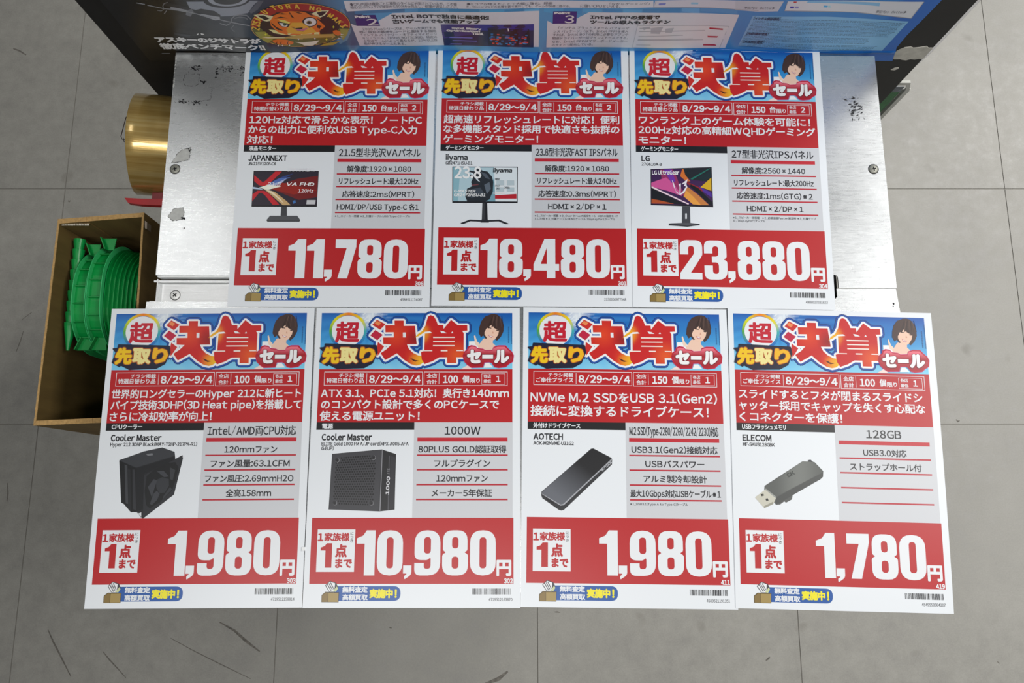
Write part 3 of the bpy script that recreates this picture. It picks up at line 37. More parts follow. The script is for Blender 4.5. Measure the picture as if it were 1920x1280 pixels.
[-4.4,657.1],[-7.1,657.1]],[5.16,"#2c6ea8",[11.1,671.9],[13.7,671.9],[13.8,669.6],[11.2,669.6]],[5.18,"#1f4a80",[-5.1,674.2],[-2.5,674.2],[-2.5,671.9],[-5.1,671.9]],[5.2,"#d0503a",[10.8,672.4],[13.4,672.4],[13.5,670.1],[10.9,670.1]],[5.22,"#c8402c",[10.3,670.4],[12.9,670.4],[12.9,668.0],[10.3,668.0]],[5.24,"#1f4a80",[-24.3,669.1],[-21.7,669.1],[-21.8,666.8],[-24.4,666.8]],[5.26,"#1f4a80",[7.4,663.6],[10.0,663.6],[10.0,661.2],[7.4,661.2]],[5.28,"#2c6ea8",[-14.8,659.6],[-12.1,659.6],[-12.1,657.2],[-14.8,657.2]],[5.3,"#c8402c",[-17.4,659.3],[-14.8,659.3],[-14.8,657.0],[-17.5,657.0]],[5.32,"#3a88c0",[0.1,669.1],[2.8,669.1],[2.8,666.8],[0.1,666.8]],[5.34,"#1f4a80",[-1.5,658.3],[1.1,658.3],[1.1,655.9],[-1.5,655.9]],[5.36,"#d0503a",[0.3,666.5],[2.9,666.5],[2.9,664.1],[0.3,664.1]],[5.38,"#2c6ea8",[-0.4,657.6],[2.3,657.6],[2.3,655.2],[-0.4,655.2]],[4,"#d8d8e0",[-4.8,687.0],[-4.2,681.3],[-3.1,681.7],[-3.6,687.3]],[4,"#6a6ac0",[-67.7,666.1],[-42.6,666.1],[-42.5,667.8],[-67.6,667.8]],[4,"#6a6ac0",[-68.2,660.2],[-38.1,660.2],[-38.0,661.9],[-68.0,661.9]],[4,"#6a6ac0",[-68.7,653.7],[-54.7,653.7],[-54.6,655.4],[-68.5,655.4]],[3,"#9ea3a9",[130.7,692.0],[227.6,688.0],[228.9,645.8],[131.7,649.3]],[3.3,"#c4c6cc",[131.4,691.0],[227.0,687.2],[228.1,646.2],[132.2,650.0]],[4,"#9a9da2",[134.6,679.8],[204.7,679.2],[204.5,680.5],[134.4,681.1]],[4,"#9a9da2",[134.2,685.9],[146.0,685.3],[145.8,686.6],[134.0,687.2]],[4,"#9a9da2",[135.4,670.5],[182.8,671.6],[182.5,672.8],[135.2,671.8]],[4,"#9a9da2",[135.7,664.6],[195.1,664.2],[194.9,665.5],[135.5,665.9]],[4,"#9a9da2",[135.6,663.1],[206.4,662.1],[206.1,663.4],[135.4,664.4]],[4,"#9a9da2",[135.6,653.9],[151.4,653.5],[151.2,654.8],[135.4,655.2]],[4,"#9c1c30",[208.4,682.5],[223.2,680.5],[222.6,683.3],[207.8,685.3]],[4,"#9c1c30",[208.8,667.2],[223.7,665.9],[223.0,668.9],[208.1,670.1]],[4,"#9c1c30",[209.2,651.3],[223.8,650.4],[223.0,653.5],[208.5,654.3]],[3,"#8a8d92",[143.2,732.5],[142.5,721.9],[200.7,719.7],[250.0,716.3],[249.8,717.1],[200.6,720.4],[142.4,722.6],[143.7,732.2]],[3,"#6c78b8",[146.9,728.9],[153.9,728.9],[153.5,726.0],[146.8,726.0]],[3,"#7fb0d4",[179.0,729.3],[186.3,728.9],[186.4,726.0],[179.3,726.3]],[2,"#aeb4bc",[222.0,732.6],[270.2,732.6],[269.7,716.0],[249.0,715.0],[226.3,717.0]],[2,"#bcc0c6",[274.2,732.6],[409.2,732.6],[409.9,705.5],[350.0,714.0],[276.3,717.5]],[3,"#8a8d92",[273.9,732.8],[276.1,716.5],[350.4,712.9],[410.7,704.4],[409.9,732.4],[409.1,732.9],[410.1,705.5],[350.0,714.0],[275.9,717.5],[274.5,732.5]],[3,"#74a6d0",[294.3,732.6],[367.0,730.2],[368.8,724.5],[344.4,727.0],[293.8,730.0]],[3.2,"#b02c20",[280.3,732.2],[283.4,731.9],[283.6,730.0],[280.6,730.2]],[3,"#34349a",[279.7,724.0],[283.7,723.8],[284.1,720.8],[280.1,721.0]],[3,"#7a7ab0",[284.3,723.8],[288.3,723.5],[288.8,720.5],[285.0,720.8]],[3,"#3f9ad8",[313.0,724.8],[317.2,724.5],[317.7,721.5],[313.7,721.8]],[3,"#8cc0e0",[317.8,724.5],[321.8,724.3],[322.4,721.3],[318.3,721.5]],[2,"#6fa3c8",[246.9,707.5],[322.4,706.2],[410.6,699.2],[408.5,643.1],[329.4,645.5],[247.8,650.9]]],"T":[["アスキーのジサトラが",-384.6,659.3,-270.4,669.5,"#e4e4e4",0.75,6],["徹底ベンチマーク!!",-385.2,645.6,-270.0,657.4,"#e4e4e4",0.65,6],["Point",-161.4,704.3,-145.2,709.5,"#e4e4e4",0.5,6],["2",-150.9,691.2,-139.1,703.3,"#e4e4e4",0.3,6],["Point",43.0,710.5,59.5,714.8,"#e4e4e4",0.5,6],["3",54.2,695.1,64.2,709.1,"#e4e4e4",0.3,6],["Intel BOTで独自に最適化!",-124.0,701.8,-23.5,709.5,"#14161c",0.4,6],["古いゲームでも性能アップ",-124.3,693.5,-32.8,701.0,"#14161c",0.4,6],["Intel PPPの登場で",80.2,702.4,152.2,709.5,"#14161c",0.4,6],["ツールの導入もラクチン",80.8,693.9,164.4,701.0,"#14161c",0.4,6],["200S Plusシリーズは、ゲームを実行する",-157.4,682.3,-80.3,687.0,"#4a4e58",0,6],["時に独自の最適化コードに置換する機能",-161.6,676.8,-80.2,681.5,"#4a4e58",0,6],["「インテル バイナリー・オプティマイゼーシ",-160.8,671.2,-80.2,675.9,"#4a4e58",0,6],["ョン・ツール」(Intel BOT)に対応。特定の",-160.6,665.5,-80.5,670.3,"#4a4e58",0,6],["上位はゲームによって異なるが、10%以上性",-160.8,659.7,-80.6,664.6,"#4a4e58",0,6],["能が伸びるゲームもある。",-160.9,653.9,-115.6,658.9,"#4a4e58",0,6],["「インテル プラットフォーム パフォーマ",48.9,684.3,122.9,689.2,"#4a4e58",0,6],
["ンス パッケージ」(以下、Intel PPP)を導入",43.9,678.3,123.2,683.2,"#4a4e58",0,6],["すれば、Intel BOTの利用に必要なアプリや",43.6,672.2,123.8,677.2,"#4a4e58",0,6],["関連ドライバーが一括でインストールできる。",43.3,666.0,124.4,671.1,"#4a4e58",0,6],["なお、Intel PPPはマザーボードメーカー",43.2,659.7,124.7,664.8,"#4a4e58",0,6],["のサイトで配布している。",43.3,653.4,88.0,658.5,"#4a4e58",0,6],["●CPU内部は機能ごとに複数のタイルに分割されているが、この接",-161.9,724.9,-55.1,730.5,"#4a4e58",0,6],["続(D2Dクロック)が従来から900MHz向上し、処理が遅延しにくい。",-162.6,720.1,-54.4,725.2,"#4a4e58",0,6],["き、Discordなどの処理を裏で実行しても、ゲームが快適に遊べる。",-45.9,722.3,58.5,726.3,"#4a4e58",0,6],["●Eコアが増えたことで大幅に強化。録画",-45.1,726.7,40.4,730.9,"#4a4e58",0,6],["に強いCPUといえる。",68.7,722.3,109.1,727.8,"#4a4e58",0,6],["「ながらゲーミング」",97.5,727.1,137.3,731.4,"#4a4e58",0,6],["[インテル検証環境]",249.1,700.5,276.4,706.2,"#24344c",0.12,6],["[AMD検証環境]",250.2,672.2,273.0,677.5,"#24344c",0.12,6],["[共通検証環境]",250.9,656.1,273.2,661.9,"#24344c",0.12,6],["単位:fps   Better▶",234.2,719.0,265.2,723.5,"#4a4e58",0,6],["単位:fps   Better▶",369.6,712.4,400.6,717.8,"#4a4e58",0,6],["Intel Binary",-63.9,681.9,-32.1,687.2,"#e8e8f0",0.5,6],["Optimization",-69.6,677.4,-33.7,682.3,"#e8e8f0",0.5,6],["Tool",-43.0,673.2,-30.1,678.2,"#e8e8f0",0.5,6]],"L":[["Z",-268.8,687.3,60],["I",-267.0,692.9,60],["S",-264.9,697.2,60],["A",-262.1,702.7,55],["U",-251.5,714.1,30],["T",-240.3,721.1,20],["O",-232.8,722.9,10],["R",-224.8,724.0,0],["A",-216.0,724.0,-8],["N",-201.6,721.7,-18],["O",-195.2,719.4,-25],["M",-185.6,708.8,-38],["A",-181.8,703.3,-45],["K",-178.8,697.2,-55],["I",-175.9,690.4,-60]]}
''')

# ---------------------------------------------------------------- helpers
def lin(h, k=1.0):
    if not isinstance(h, str): return tuple(h)
    h = h.lstrip('#'); o = []
    for i in (0, 2, 4):
        c = int(h[i:i+2], 16) / 255; o.append((c / 12.92 if c <= .04045 else ((c + .055) / 1.055) ** 2.4) * k)
    return tuple(min(.9, c) for c in o)
def tag(o, label=None, cat=None, group=None, kind=None):
    for k, v in (('label', label), ('category', cat), ('group', group), ('kind', kind)):
        if v: o[k] = v
    return o
def empty(name, loc=(0, 0, 0)):
    o = bpy.data.objects.new(name, None); C.objects.link(o); o.location = loc; o.empty_display_size = .02; return o
def link(name, me, mat, parent=None, loc=None):
    if mat and not me.materials: me.materials.append(mat)
    o = bpy.data.objects.new(name, me); C.objects.link(o)
    if parent: o.parent = parent
    if loc: o.location = loc
    return o
def bmobj(name, bm, mat, parent=None, loc=None, smooth=False):
    me = bpy.data.meshes.new(name); bm.normal_update(); bm.to_mesh(me); bm.free()
    if smooth:
        for p in me.polygons: p.use_smooth = True
    return link(name, me, mat, parent, loc)
def prism(bm, pts, z0, z1):
    """closed solid from an xy outline (concave allowed)"""
    n = len(pts)
    a = sum(pts[i][0] * pts[(i+1) % n][1] - pts[(i+1) % n][0] * pts[i][1] for i in range(n))
    if a < 0: pts = pts[::-1]
    lo = [bm.verts.new((x, y, z0)) for x, y in pts]; hi = [bm.verts.new((x, y, z1)) for x, y in pts]
    f = bm.faces.new(hi); g = bm.faces.new(lo[::-1])
    for i in range(n): bm.faces.new((lo[i], lo[(i+1) % n], hi[(i+1) % n], hi[i]))
    return f
def box(bm, x0, x1, y0, y1, z0, z1, bev=0):
    prism(bm, [(x0, y0), (x1, y0), (x1, y1), (x0, y1)], z0, z1)
def bevel(bm, w, seg=2, ang=40):
    es = [e for e in bm.edges if len(e.link_faces) == 2 and e.calc_face_angle(0) > R(ang)]
    bmesh.ops.bevel(bm, geom=es, offset=w, segments=seg, profile=.5, affect='EDGES', clamp_overlap=True)
def lathe(bm, prof, axis='z', n=32, o=(0, 0, 0), caps=True):
    rings = []
    for r, h in prof:
        ring = []
        for i in range(n):
            a = 2 * math.pi * i / n; p = (r * math.cos(a), r * math.sin(a), h)
            if axis == 'x': p = (h, p[0], p[1])
            if axis == 'y': p = (p[0], h, p[1])
            ring.append(bm.verts.new((p[0] + o[0], p[1] + o[1], p[2] + o[2])))
        rings.append(ring)
    for a, b in zip(rings, rings[1:]):
        for i in range(n): bm.faces.new((a[i], a[(i+1) % n], b[(i+1) % n], b[i]))
    if caps:
        bm.faces.new(rings[0][::-1]); bm.faces.new(rings[-1])
    bmesh.ops.recalc_face_normals(bm, faces=bm.faces[:])
def tube(bm, pts, r, n=8):
    P = [Vector(p) for p in pts]; rings = []
    for i, p in enumerate(P):
        d = (P[min(i+1, len(P)-1)] - P[max(i-1, 0)]).normalized()
        u = d.cross(Vector((0, .3, 1))).normalized(); v = d.cross(u)
        rings.append([bm.verts.new(p + (u * math.cos(2*math.pi*k/n) + v * math.sin(2*math.pi*k/n)) * r) for k in range(n)])
    for a, b in zip(rings, rings[1:]):
        for k in range(n): bm.faces.new((a[k], a[(k+1) % n], b[(k+1) % n], b[k]))
    bm.faces.new(rings[0][::-1]); bm.faces.new(rings[-1])
    bmesh.ops.recalc_face_normals(bm, faces=bm.faces[:])

# ---------------------------------------------------------------- materials
class NT:
    def __init__(s, name):
        s.m = bpy.data.materials.new(name); s.m.use_nodes = True; s.t = s.m.node_tree; s.b = s.t.nodes['Principled BSDF']
    def n(s, typ, **kw):
        nd = s.t.nodes.new(typ)
        for k, v in kw.items():
            if k in nd.inputs: nd.inputs[k].default_value = v
            else: setattr(nd, k, v)
        return nd
    def l(s, a, b): s.t.links.new(a, b)
    def co(s, scale=(1, 1, 1), kind='Object'):
        c = s.n('ShaderNodeTexCoord'); mp = s.n('ShaderNodeMapping'); mp.inputs['Scale'].default_value = scale
        s.l(c.outputs[kind], mp.inputs[0]); return mp.outputs[0]
    def noise(s, vec, scale, detail=4, rough=.6):
        nd = s.n('ShaderNodeTexNoise'); nd.inputs['Scale'].default_value = scale; nd.inputs['Detail'].default_value = detail; nd.inputs['Roughness'].default_value = rough
        s.l(vec, nd.inputs['Vector']); return nd.outputs[0]
    def ramp(s, fac, stops):
        r = s.n('ShaderNodeValToRGB'); e = r.color_ramp.elements
        while len(e) < len(stops): e.new(.5)
        for k, (p, c) in zip(e, stops): k.position = p; k.color = (*c, 1) if len(c) == 3 else c
        s.l(fac, r.inputs[0]); return r.outputs[0]
    def mix(s, fac, a, b, mode='MIX'):
        m = s.n('ShaderNodeMix'); m.data_type = 'RGBA'; m.blend_type = mode
        for sock, v in ((0, fac), (6, a), (7, b)):
            if hasattr(v, 'links') or hasattr(v, 'is_linked'): s.l(v, m.inputs[sock])
            else: m.inputs[sock].default_value = v if sock == 0 else (*v, 1)
        return m.outputs[2]
    def bump(s, h, strength, dist=.001):
        b = s.n('ShaderNodeBump'); b.inputs['Strength'].default_value = strength; b.inputs['Distance'].default_value = dist
        s.l(h, b.inputs['Height']); s.l(b.outputs[0], s.b.inputs['Normal'])
    def set(s, **kw):
        for k, v in kw.items():
            i = s.b.inputs[k.replace('_', ' ')]
            if hasattr(v, 'is_linked'): s.l(v, i)
            else: i.default_value = (*v, 1) if isinstance(v, tuple) and len(v) == 3 else v
        return s.m
def plain(name, col, rough=.5, metal=0., var=.06, scale=60, **kw):
    n = NT(name); c = lin(col)
    f = n.noise(n.co(), scale)
    base = n.ramp(f, [(.3, tuple(x * (1 - var) for x in c)), (.7, tuple(min(1, x * (1 + var)) for x in c))])
    return n.set(Base_Color=base, Roughness=rough, Metallic=metal, **kw)

def ink_material():
    n = NT('printed_laminate')
    a = n.n('ShaderNodeAttribute'); a.attribute_name = 'Col'
    g = n.noise(n.co(), 1400, 2)
    n.bump(g, .08, .0002)
    return n.set(Base_Color=a.outputs[0], Roughness=.34, Specular_IOR_Level=.5)
INK = ink_material()
def metal_material(name, base, sx, sy, r0, r1, bump):
    n = NT(name)
    br = n.noise(n.co((sx, sy, 1)), 60, 5, .7)
    bl = n.noise(n.co(), 9, 5, .6)
    sc = n.n('ShaderNodeTexVoronoi'); sc.feature = 'DISTANCE_TO_EDGE'; sc.inputs['Scale'].default_value = 26
    wv = n.n('ShaderNodeVectorMath'); wv.operation = 'ADD'
    nn = n.n('ShaderNodeTexNoise'); nn.inputs['Scale'].default_value = 14; n.l(n.co(), nn.inputs[0]); n.l(nn.outputs[1], wv.inputs[0]); n.l(n.co((1, 3, 1)), wv.inputs[1]); n.l(wv.outputs[0], sc.inputs[0])
    scr = n.ramp(sc.outputs[0], [(0, (1, 1, 1)), (.012, (0, 0, 0))])
    col = n.ramp(br, [(.3, tuple(c * .92 for c in base)), (.7, base)])
    col = n.mix(scr, col, (.97, .97, .97))
    rg = n.ramp(n.mix(.5, br, bl), [(.35, (r0,) * 3), (.65, (r1,) * 3)])
    n.bump(br, bump, .0003)
    return n.set(Base_Color=col, Metallic=.95, Roughness=rg)
METAL = metal_material('brushed_aluminium', (.72, .74, .75), 1.5, 16, .25, .32, .05)
METAL_S = metal_material('satin_aluminium', (.86, .87, .87), 1, 14, .30, .40, .10)
SCREW_M = plain('screw_metal', '#9a9a90', .45, .35)
SCREW_W = plain('screw_zinc', '#f4f4f0', .35, .1)
BLACKM = plain('black_board', '#1b1b1c', .55, 0, .2, 40)
DARK = plain('dark_recess', '#08080a', .8)
CARD = None
def cardboard():
    n = NT('corrugated_cardboard')
    f = n.noise(n.co((1, 1, .2)), 50, 5); g = n.noise(n.co((400, 400, 6)), 1, 2)
    c = n.ramp(f, [(.3, lin('#665026')), (.7, lin('#7a6232'))]); c = n.mix(.12, c, g, 'MULTIPLY')  # base colour darkened throughout to carry the shadow inside the carton
    n.bump(g, .15, .0005)
    return n.set(Base_Color=c, Roughness=.85)
CARDB = cardboard()
CARD_EDGE = plain('cardboard_edge', '#b8945e', .85, 0, .2, 300)
GREEN_LIT = plain('green_plastic_lit_edge', '#3fc878', .35, 0, .05, 80)  # same plastic; light glowing through thin rims is put into this paler colour
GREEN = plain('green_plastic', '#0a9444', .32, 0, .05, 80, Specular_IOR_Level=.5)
RED = plain('red_plastic', '#c01822', .3)
WIRE = plain('dark_wire', '#3a2a24', .4, .6)
def gold_tape():
    n = NT('gold_tape')
    f = n.noise(n.co((3, 60, 60)), 2.2, 4); f2 = n.noise(n.co((30, 3, 3)), 2, 3)
    c = n.ramp(f, [(.3, lin('#a8843e')), (.55, lin('#c9ab66')), (.8, lin('#dcc78e'))])
    n.bump(n.mix(.5, f, f2), .3, .0015)
    return n.set(Base_Color=c, Roughness=.22, Metallic=.45, Coat_Weight=.6, Coat_Roughness=.08)
GOLD = gold_tape()
def floor_mat():
    n = NT('vinyl_tile')
    c0 = n.co(kind='Object')
    obj = n.n('ShaderNodeObjectInfo')
    geo = n.n('ShaderNodeNewGeometry')
    a = n.noise(geo.outputs['Position'], 3.2, 5, .65); b = n.noise(geo.outputs['Position'], 38, 6, .7); d = n.noise(geo.outputs['Position'], 420, 3, .6)
    m = n.mix(.5, a, b); m = n.mix(.25, m, d)
    c = n.ramp(m, [(.36, lin('#8c8a85')), (.5, lin('#9b9992')), (.66, lin('#aaa8a1'))])
    # dirt specks
    s = n.noise(geo.outputs['Position'], 17, 2, .4)
    sp = n.ramp(s, [(.70, (0, 0, 0)), (.78, (1, 1, 1))])
    c = n.mix(n.mix(.5, sp, (0, 0, 0)), c, lin('#77736a'))
    tr = n.ramp(obj.outputs['Random'], [(0, (.97, .97, .97)), (1, (1.0, 1.0, 1.0))])
    c = n.mix(1, c, tr, 'MULTIPLY')
    rg = n.ramp(b, [(.3, (.38,) * 3), (.7, (.56,) * 3)])
    n.bump(d, .12, .0004)
    return n.set(Base_Color=c, Roughness=rg, Specular_IOR_Level=.5)
FLOOR = floor_mat()
GROUT = plain('tile_joint', '#827f78', .8)
SCUFF = plain('scuff_rubber', '#6e6a63', .7, 0, .4, 200)
SMUDGE = plain('adhesive_smudge', '#26262a', .7, 0, .3, 300)
TAPE_CLR = plain('old_tape_residue', '#c9cac6', .5, .25, .1, 200)

# ---------------------------------------------------------------- structure: floor of vinyl tiles
bm = bmesh.new(); box(bm, -3.2, 3.2, -2.6, 3.4, -.06, -.0009)
fl = bmobj('floor', bm, GROUT); tag(fl, kind='structure')
TP = .4510; GAP = .0008; tile_me = None
bm = bmesh.new(); box(bm, GAP, TP - GAP, GAP, TP - GAP, -.0009, 0); bevel(bm, .0003, 1)
tile_me = bpy.data.meshes.new('tile'); bm.to_mesh(tile_me); bm.free(); tile_me.materials.append(FLOOR)
for i in range(-5, 5):
    for j in range(-5, 5):
        t = link('tile', tile_me, None, fl, (.0441 + i * TP, .1283 + j * TP, 0))

# ---------------------------------------------------------------- flat print engine
_cache = {}
_tc = bpy.data.curves.new('glyphs', 'FONT'); _to = bpy.data.objects.new('glyphs', _tc); C.objects.link(_to)
_tc.resolution_u = 2
def raw(ch):
    _tc.body = ch; ev = _to; m = ev.to_mesh()
    V = [(v.co.x, v.co.y) for v in m.vertices]; F = [tuple(p.vertices) for p in m.polygons]
    ev.to_mesh_clear(); return V, F
def glyph(ch):
    if ch not in _cache:
        k = chr(ord(ch) + 0xFEE0) if 33 <= ord(ch) <= 126 and ch not in "-_'" else ch
        V, F = raw(k)
        if ord(ch) < 127 and V:
            x0 = min(v[0] for v in V); w_ = max(v[0] for v in V) - x0
            V = [(x - x0 + .055, y) for x, y in V]; adv = w_ + .11
        else:
            adv = .97 if ord(ch) > 127 else .28
            if ch in '×※〜（）': m = (.97 - min(v[0] for v in V) - max(v[0] for v in V)) / 2; V = [(x + m, y) for x, y in V]
        if ch == '/': V = [(x * .5, y) for x, y in V]; adv *= .55
        _cache[ch] = (V, F, adv)
    return _cache[ch]
def glyphs(s):
    V, F, x = [], [], 0
    for ch in s:
        v, f, adv = glyph(ch); b = len(V)
        V += [(p + x, q) for p, q in v]; F += [tuple(i + b for i in t) for t in f]; x += adv
    return V, F
_k = glyphs('国')[0]; KY0 = min(v[1] for v in _k); KY1 = max(v[1] for v in _k)
def fillet(pts, n=5):
    out = []; N = len(pts)
    for i in range(N):
        x, y = pts[i][:2]; r = pts[i][2] if len(pts[i]) > 2 else 0
        if r <= 0: out.append((x, y)); continue
        p = Vector((x, y)); a = Vector(pts[i-1][:2]) - p; b = Vector(pts[(i+1) % N][:2]) - p
        la, lb = a.length, b.length; a.normalize(); b.normalize()
        ang = a.angle(b); d = min(r / math.tan(ang / 2), la * .5, lb * .5) if ang > .01 else 0
        p0 = p + a * d; p1 = p + b * d
        for k in range(n + 1):
            t = k / n; q = p0 * (1-t)**2 + p * 2*t*(1-t) * 1.0 + p1 * t**2
            # pull the quadratic towards a circle
            out.append((q.x, q.y))
    return out
def ellipse(cx, cy, rx, ry, n=40, a0=0, a1=360):
    return [(cx + rx * math.cos(R(a0 + (a1-a0)*i/n)), cy + ry * math.sin(R(a0 + (a1-a0)*i/n))) for i in range(n + (1 if a1-a0 < 360 else 0))]
def rect(x0, y0, x1, y1): return [(x0, y0), (x1, y0), (x1, y1), (x0, y1)]

class Ink:
    """collects flat coloured shapes (millimetres, y down unless up=True) as stacked ink layers"""
    def __init__(s, k=1.0, up=False, step=.00006):
        s.V = []; s.F = []; s.K = []; s.k = k; s.sg = 1 if up else -1; s.step = step; s.cnt = 0
    def tri(s, V2, F, col, lay, dz=0.):
        b = len(s.V); z = lay * s.step + dz; c = lin(col, s.k) if isinstance(col, str) else col
        s.V += [(x / 1000, s.sg * y / 1000, z) for x, y in V2]
        s.K += [c(x, y) if callable(c) else c for x, y in V2] if callable(c) else [c] * len(V2)
        for f in F: s.F.append(tuple(b + i for i in f))
    def poly(s, pts, col, lay, holes=(), grow=0., k=12, grid=0):
        loops = [[Vector((*p[:2], 0)) for p in pts]] + [[Vector((*p[:2], 0)) for p in h] for h in holes]
        F = tessellate_polygon(loops); V = [(v.x, v.y) for lp in loops for v in lp]
        if grid: V, F = s.cut(V, F, grid)
        if grow:
            for j in range(k):
                a = 2 * math.pi * j / k
                s.tri([(x + grow * math.cos(a), y + grow * math.sin(a)) for x, y in V], F, col, lay, j * 2e-6)
        else:
            s.cnt += 1; s.tri(V, F, col, lay, (s.cnt % 40) * 1e-6)
    def cut(s, V, F, g):
        bm = bmesh.new(); vs = [bm.verts.new((x, y, 0)) for x, y in V]
        for f in F:
            try: bm.faces.new([vs[i] for i in f])
            except ValueError: pass
        bm.verts.ensure_lookup_table()
        for ax in (0, 1):
            lo = min(v.co[ax] for v in bm.verts); hi = max(v.co[ax] for v in bm.verts); t = lo + g
            while t < hi - g * .3:
                co = [0, 0, 0]; no = [0, 0, 0]; co[ax] = t; no[ax] = 1
                bmesh.ops.bisect_plane(bm, geom=bm.verts[:] + bm.edges[:] + bm.faces[:], plane_co=co, plane_no=no, dist=1e-5); t += g
        bmesh.ops.triangulate(bm, faces=bm.faces[:]); bm.verts.index_update()
        out = [(v.co.x, v.co.y) for v in bm.verts], [tuple(v.index for v in f.verts) for f in bm.faces]
        bm.free(); return out
    def stamp(s, V, F, col, lay, b):
        if b <= 0: s.tri(V, F, col, lay); return
        k = 4 if b < .45 else (8 if b < 1.2 else 16)
        for j in range(k):
            a = 2 * math.pi * (j + .5) / k
            s.tri([(x + b * math.cos(a), y + b * math.sin(a)) for x, y in V], F, col, lay, j * 2e-6)
        if k >= 16:
            for j in range(8):
                a = 2 * math.pi * j / 8; s.tri([(x + b * .5 * math.cos(a), y + b * .5 * math.sin(a)) for x, y in V], F, col, lay, (k + j) * 2e-6)
    def text(s, st, x0, x1, yc, h, col, b=0., lay=3, align=None, natural=False):
        """x0..x1 = printed width (x1 None: natural), yc = centre of a kanji, h = kanji height"""
        V, F = glyphs(st); sy = h / (KY1 - KY0); mx = min(v[0] for v in V); Mx = max(v[0] for v in V)
        if x1 is None: sx = sy
        elif len(st) == 1 and ord(st) < 127: sx = sy; x0 = (x0 + x1) / 2 - (Mx - mx) * sx / 2
        else: sx = (x1 - x0 - 2 * b) / (Mx - mx); x0 += b
        ym = (KY0 + KY1) / 2
        s.stamp([(x0 + (x - mx) * sx, yc + (-(y - ym) * sy if s.sg < 0 else (y - ym) * sy)) for x, y in V], F, col, lay, b)
    def fit(s, st, x0, y0, x1, y1, col, b=0., lay=3, rot=0, shear=0):
        V, F = glyphs(st); mx = min(v[0] for v in V); Mx = max(v[0] for v in V); my = min(v[1] for v in V); My = max(v[1] for v in V)
        if My - my < .12: my -= .1; My += .1
        o = []; cx, cy = (x0 + x1) / 2, (y0 + y1) / 2
        for x, y in V:
            u = (x - mx) / (Mx - mx); v = (y - my) / (My - my)
            px = x0 + b + u * (x1 - x0 - 2 * b); py = (y1 - b - v * (y1 - y0 - 2 * b)) if s.sg < 0 else (y0 + b + v * (y1 - y0 - 2 * b))
            px += shear * (v - .5)
            if rot: c, n_ = math.cos(rot), math.sin(rot); px, py = cx + (px-cx)*c - (py-cy)*n_, cy + (px-cx)*n_ + (py-cy)*c
            o.append((px, py))
        s.stamp(o, F, col, lay, b)
    def mesh(s, name, warp=None):
        me = bpy.data.meshes.new(name)
        V = [(x, y, z + warp(x, y)) for x, y, z in s.V] if warp else s.V
        me.from_pydata(V, [], s.F)
        a = me.color_attributes.new('Col', 'FLOAT_COLOR', 'POINT')
        a.data.foreach_set('color', [c for k in s.K for c in (*k, 1.0)])
        me.materials.append(INK)
        # all faces look up (+z)
        flip = [p.index for p in me.polygons if p.normal.z < 0]
        if flip:
            bm = bmesh.new(); bm.from_mesh(me); bm.faces.ensure_lookup_table()
            bmesh.ops.reverse_faces(bm, faces=[bm.faces[i] for i in flip]); bm.to_mesh(me); bm.free()
        return me

# ---------------------------------------------------------------- the sale card artwork
KC = 1.24                       # paper in the picture is a little darker than its own colour
RD = '#a9171c'; WH = '#d4d7da'; GY = '#bcbec2'; BK = '#151417'
HD = DESIGN['HEAD']
def mixc(a, b, t):
    t = max(0, min(1, t)); return tuple(x * (1-t) + y * t for x, y in zip(a, b))
def sky_col(x, y):
    top, mid, low = lin('#084c9c', KC), lin('#1a7abc', KC), lin('#7ec0da', KC)
    t = (y - 5.5) / 58; c = mixc(top, mid, t / .5) if t < .5 else mixc(mid, low, (t - .5) / .5)
    e = max(abs(x - 104) / 98, 0); c = mixc(c, lin('#6cc0dc', KC), max(0, (t - .1)) * .55 * e ** 2)
    d = math.hypot(x - 55, y - 9); a = math.atan2(y - 9, x - 55)
    ray = .5 + .5 * math.sin(a * 23 + 2 * math.sin(a * 7)); c = mixc(c, lin('#4aa4dc', KC), .35 * ray * max(0, 1 - d / 150))
    c = mixc(c, (.82, .88, .92), max(0, 1 - d / 15) ** .8 + (.5 * max(0, 1 - d / 26) if ray > .8 else 0))
    return c
def fire_ketsu(x, y):
    r, o, yl, dk = lin('#b81a18', KC), lin('#d8481c', KC), lin('#e8b81c', KC), lin('#6e1416', KC)
    c = mixc(r, o, max(0, 1 - math.hypot(x - 82, y - 28) / 16) * .7)
    c = mixc(c, dk, max(0, 1 - math.hypot(x - 103, y - 33) / 13) * .8)
    t = (x - 92) / 22 * max(0, min(1, (y - 42) / 10)); return mixc(mixc(c, o, t * 1.8), yl, t * 1.3 - .25)
def fire_san(x, y):
    r, o, yl = lin('#b81a1a', KC), lin('#d2521c', KC), lin('#e0a41c', KC)
    c = mixc(r, o, max(0, 1 - math.hypot(x - 146, y - 50) / 17))
    t = max(0, 1 - math.hypot(x - 106, y - 27) / 15); c = mixc(c, o, t * 1.6); return mixc(c, yl, t * 1.7 - .3)
